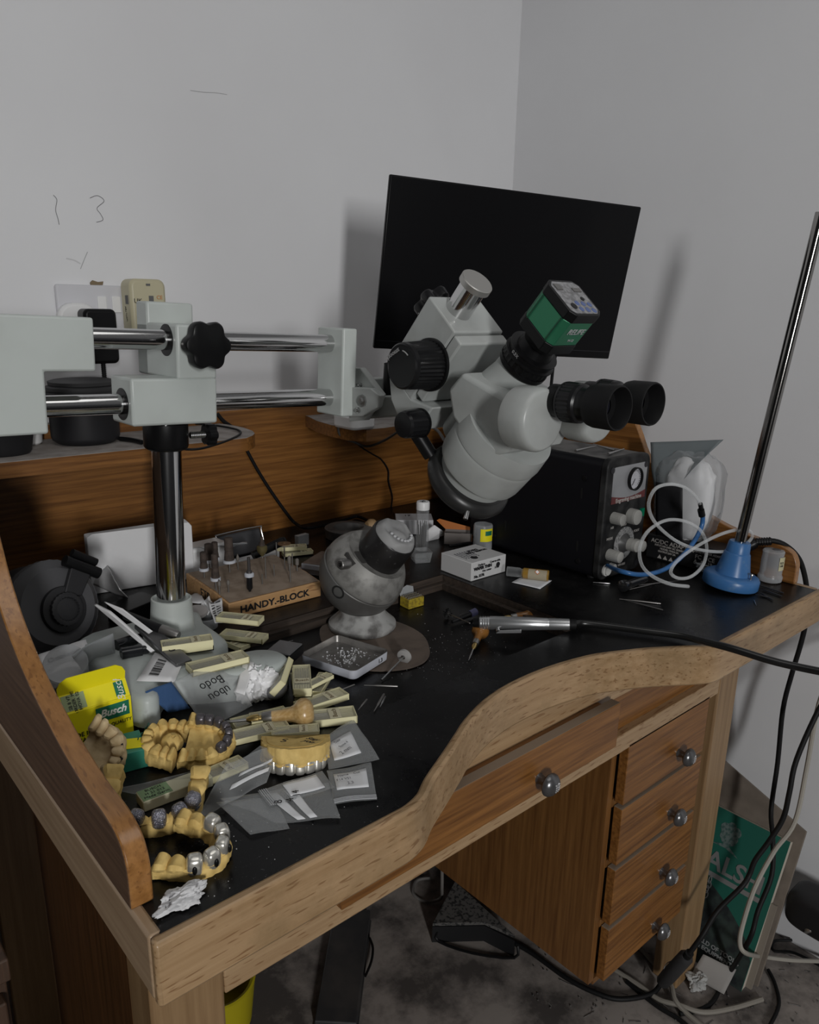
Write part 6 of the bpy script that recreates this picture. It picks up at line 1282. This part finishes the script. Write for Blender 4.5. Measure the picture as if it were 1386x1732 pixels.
fcab('hanging_cable','dark cable looping on the floor right of the catalogue',[P(1300,1640,.01),P(1312,1665,.006),P(1318,1700,.006),P(1300,1740,.006)],.0040,rubber)
fcab('floor_cable','thin black cable lying in front of the black wheel',[P(1340,1590,.01),P(1310,1592,.008),P(1310,1608,.006),P(1345,1612,.006),P(1400,1640,.006)],.0035,rubber)
fcab('loop_cable','grey cable looping down beside the foot pedal under the bench',[PY(748,1462,.62),PY(748,1500,.62),P(745,1520,.02),P(720,1525,.006),P(700,1512,.006),P(705,1490,.006),P(728,1485,.006)],.0040,mat('cable_mid',(.16,.15,.14),.5))
# ------------------------------------------------------------------ floor things
t = thing('tool_catalogue','thick green tool catalogue leaning on the boards beside the right leg','catalogue',(1.312,.023,0)); aL = math.atan2(.138,.325); t.rotation_euler=(0,aL,0)
LH = .353; WC = .235
MB().box(0,.018,0,WC,.0,LH).build('page_block',mat('page_edge',(.52,.47,.40),.8),t); MB().box(-.0012,0,-.001,WC+.001,0,LH+.001).build('cover',mat('cover_green',(.018,.115,.085),.4),t)
hz0 = MB(); hz0.prism([(-.0016,.0,.0),(-.0016,WC,.0),(-.0016,WC,.205)]+[(-.0016,WC-WC*i/12,.205-.12*(i/12)**2) for i in range(1,12)]+[(-.0016,.0,.07)],(-.0002,0,0)); hz0.build('cover_picture',mat('cover_dark',(.018,.022,.024),.5,noise_=(40,(.035,.05,.045),.4,.6)),t)
spr = mat('silver_print2',(.30,.30,.30),.4,.4)
text('lettering','WALSH',.058,spr,t,plane_m((-.0022,.120,.232),(0,-1,0),(0,0,1)),bold=.0012)
MB().box(-.0024,-.0016,.022,.225,.196,.207).build('title_bar',spr,t)
text('lettering','THE WORLD OF TOOLS,\nGEMS & EQUIPMENT',.0135,mat('print_grey2',(.26,.27,.27),.6),t,plane_m((-.0024,.095,.045),(0,-1,0),(0,0,1)),bold=.0003)
b = MB()
for i in range(4): b.tube([Vector((-.0026,.135+math.cos(a)*.006*(1 if i%2 else .5),.188-i*.012+math.sin(a)*.009)) for a in [k*math.pi/5 for k in range(10)]],.0013,n=5,sub=1,loop=True)
b.build('printed_chain',spr,t); b = MB()
for (y,z,r_) in ((.125,.300,.022),(.138,.316,.012),(.112,.316,.012),(.125,.325,.010)): b.lathe((-.0014,y,z),(-1,0,0),[(0,r_),(.0003,r_),(.0004,.0001)],n=9)
b.prism([(-.0016,.16,.270),(-.0016,.125,.282),(-.0016,.09,.262),(-.0016,.125,.272)],(-.0003,0,0)); b.build('printed_crest',mat('crest_grey',(.13,.17,.16),.5,noise_=(160,(.05,.10,.09),.4,.55)),t)
t = thing('leaning_board','large grey-brown board leaning against the right wall behind the catalogue','board',(1.352,.004,0)); t.rotation_euler=(0,math.atan2(.135,.37),0)
bdm = mat('board_brown',(.20,.165,.135),.8,noise_=(20,(.15,.125,.10),.35,.6)); MB().prism([(0,0,0),(0,0,.372),(0,.34,.485),(0,.34,0)],(.007,0,0)).build('board_body',bdm,t,bevel=.001)
t = thing('offcut_board','narrow pale board offcut between the catalogue and the big board','board',(1.335,.012,0)); t.rotation_euler=(0,math.atan2(.13,.36),0); MB().box(-.004,.004,-.002,.10,0,.20).build('board_body',mat('offcut',(.22,.19,.155),.8),t)
# crumpled paper by the leg
card('paper_sheet','folded pale sheet of paper propped on the floor by the catalogue','paper',[P(1168,1650,.004),P(1190,1614,.055),P(1246,1640,.04),P(1225,1682,.004)],mat('floor_paper',(.30,.285,.27),.85),amp=.006,sc=20)
tissue('small crumpled paper ball on the floor beside the right bench leg', P(1178,1668,0)+Vector((0,0,.014)), .026,.022,.020,2.2, mat('floor_paper2',(.40,.40,.39),.9))
# black castor-like round thing at the right edge
c = PX(1372,1535,1.46); t = thing('black_cushion','rounded black padded block with a silver knob at the right edge of the floor','cushion',(c.x,c.y-.03,c.z))
def cu(u,v):
    th=v*math.pi; a=u*2*math.pi; q=Vector((math.sin(th)*math.cos(a),math.sin(th)*math.sin(a),-math.cos(th))); return Vector([math.copysign(abs(x)**.5,x) for x in q])*Vector((1,1,1)).length/1.732
MB().grid(lambda u,v: Vector((cu(u,v).x*.05,cu(u,v).y*.075,cu(u,v).z*.045)),32,20,cu=True).build('padding',mat('vinyl_black',(.012,.012,.013),.45),t)
q = PX(1370,1572,1.42)-Vector(t.location); MB().lathe(q,Vector((-.5,-.5,-.5)),[(-.01,.010),(.006,.012),(.008,.009)],n=20).build('silver_knob',steel,t)
MB().cyl((0,0,-.02),(.16,-.14,-c.z+.004),.012,n=16).build('support_leg',black,t)
# foot pedals
q = [P(525,1712,.03),P(613,1724,.03),P(634,1545,.03),P(556,1550,.03)]
c = (q[0]+q[1]+q[2]+q[3])/4; dl = (q[2]-q[1]); wd2 = (q[1]-q[0]).length
t = thing('flat_pedal','long flat black foot pedal on the floor under the wide drawer','pedal',(c.x,c.y,0),math.atan2(dl.y,dl.x)); Lp = dl.length*1.05; Wp = .095
pb = mat('pedal_black',(.035,.036,.038),.5,noise_=(15,(.06,.056,.054),.35,.6)); MB().box(-Lp/2,Lp/2,-Wp/2,Wp/2,.0,.006).build('pedal_base',pb,t,bevel=.002); b = MB(); b.hull8([(-Lp/2+.004,-Wp/2+.003,.008),(Lp/2,-Wp/2+.003,.008),(Lp/2,Wp/2-.003,.008),(-Lp/2+.004,Wp/2-.003,.008),(-Lp/2+.004,-Wp/2+.003,.024),(Lp/2,-Wp/2+.003,.036),(Lp/2,Wp/2-.003,.036),(-Lp/2+.004,Wp/2-.003,.024)]); b.build('pedal_plate',pb,t,bevel=.003)
b = MB(); b.tube([(-.02,-Wp/2-.002,.012),(.02,-Wp/2-.012,.014),(.06,-Wp/2-.012,.014),(.09,-Wp/2-.002,.012)],.003,n=6); b.build('pedal_lever',black,t)
a, b_, c3, d3 = P(733,1562,.012),P(770,1492,.055),P(872,1588,.055),P(868,1620,.012)
ct = (a+b_+c3+d3)/4; t = thing('wedge_pedal','wedge-shaped foot pedal with a studded grey tread and wire guard','pedal',(ct.x,ct.y,0)); mi = rel(t)
tread = mat('tread_grey',(.10,.095,.09),.8,noise_=(120,(.02,.02,.02),.42,.5))
A1,B1,C1,D1 = [mi@p for p in (P(732,1562,.055),P(770,1490,.060),P(872,1583,.060),P(820,1560,.055))]
b = MB(); b.prism([A1,B1,C1,D1],(0,0,-.008)); b.build('tread_plate',tread,t,bevel=.001)
b = MB(); b.prism([Vector((p.x,p.y,.0)) for p in (A1,B1,C1,D1)],(0,0,.045)); b.build('pedal_body',mat('pedal_dark',(.008,.008,.009),.6),t)
b = MB(); b.tube([mi@P(740,1575,.03),mi@P(742,1592,.008),mi@P(800,1612,.006),mi@P(870,1620,.006),mi@P(876,1600,.03)],.0035,n=6,sub=3); b.build('wire_guard',black,t)
# yellow tub behind the left leg
c = P(366,1712,.06); t = thing('yellow_tub','yellow plastic tub on the floor behind the left bench leg','tub',(c.x+.02,c.y+.03,0)); MB().lathe((0,0,0),(0,0,1),[(0,.060),(.004,.068),(.10,.078),(.11,.080),(.112,.076),(.11,.070),(.02,.062)],n=40,cap=True).build('tub_body',mat('tub_yellow',(.45,.38,.01),.5),t)
# litter on the floor: offcuts of wire and crumbs nobody would count
random.seed(21); b = MB()
for i in range(150):
    u = random.uniform(900,1386); v = random.uniform(1590,1731); p = P(u,v,.0008)
    if p.x > WX-.02 or p.y < -1.4: continue
    if random.random() < .25:
        a = random.uniform(0,6.28); l = random.uniform(.01,.035); b.cyl(p, p+Vector((math.cos(a)*l,math.sin(a)*l,.001)), .0008, n=4)
    else: b.ball(p+Vector((0,0,.001)), random.uniform(.0008,.003), n=3, sc=(1,1,.6))
tag(b.build('floor_litter',mat('litter',(.16,.15,.14),.8,noise_=(60,(.03,.03,.03),.4,.5))),'scattered wire offcuts and crumbs on the dirty floor','litter',kind='stuff')
# white filings dusted on the bench
random.seed(31); b = MB()
for i in range(260):
    if i < 170: p = P(random.gauss(770,60), random.gauss(1110,28), T+.0003)
    else:
        u = random.uniform(330,640); v = random.uniform(1300,1560); p = P(u, v, H+.0003)
        if p.y < .02 or p.x < .03: continue
    if i < 170 and not (RX0+.01 < p.x < RX1-.01 and RY0+.01 < p.y < RY1-.015): continue
    b.ball(p, random.uniform(.00025,.0007), n=3)
tag(b.build('filings',mat('filings',(.45,.45,.45),.6)),'fine pale filings sprinkled over the black bench top','filings',kind='stuff')
x1_ = PY(15, 1640, .15).x  # cabinet body added to block light from the left; only its edge strip shows
t = thing('shading_cabinet','dark brown cabinet added just left of the bench to shade its side, only an edge strip showing','cabinet',(x1_-.30,.575,0))
cw = wood('cabinet_brown',(.035,.018,.010),(.075,.038,.020),2,rough=.6,coat=0)
MB().box(-.30,.30,-.405,.405,.06,.86).build('carcass',cw,t,bevel=.002); MB().box(-.31,.302,-.42,.405,.86,.885).build('cabinet_top',cw,t,bevel=.002)
for sx_ in (-1,1): MB().box(.005 if sx_>0 else -.295,.295 if sx_>0 else -.005,-.422,-.406,.08,.84).build('cabinet_door',cw,t,bevel=.002)
MB().box(-.28,.28,-.38,.39,0,.06).build('plinth',cw,t)
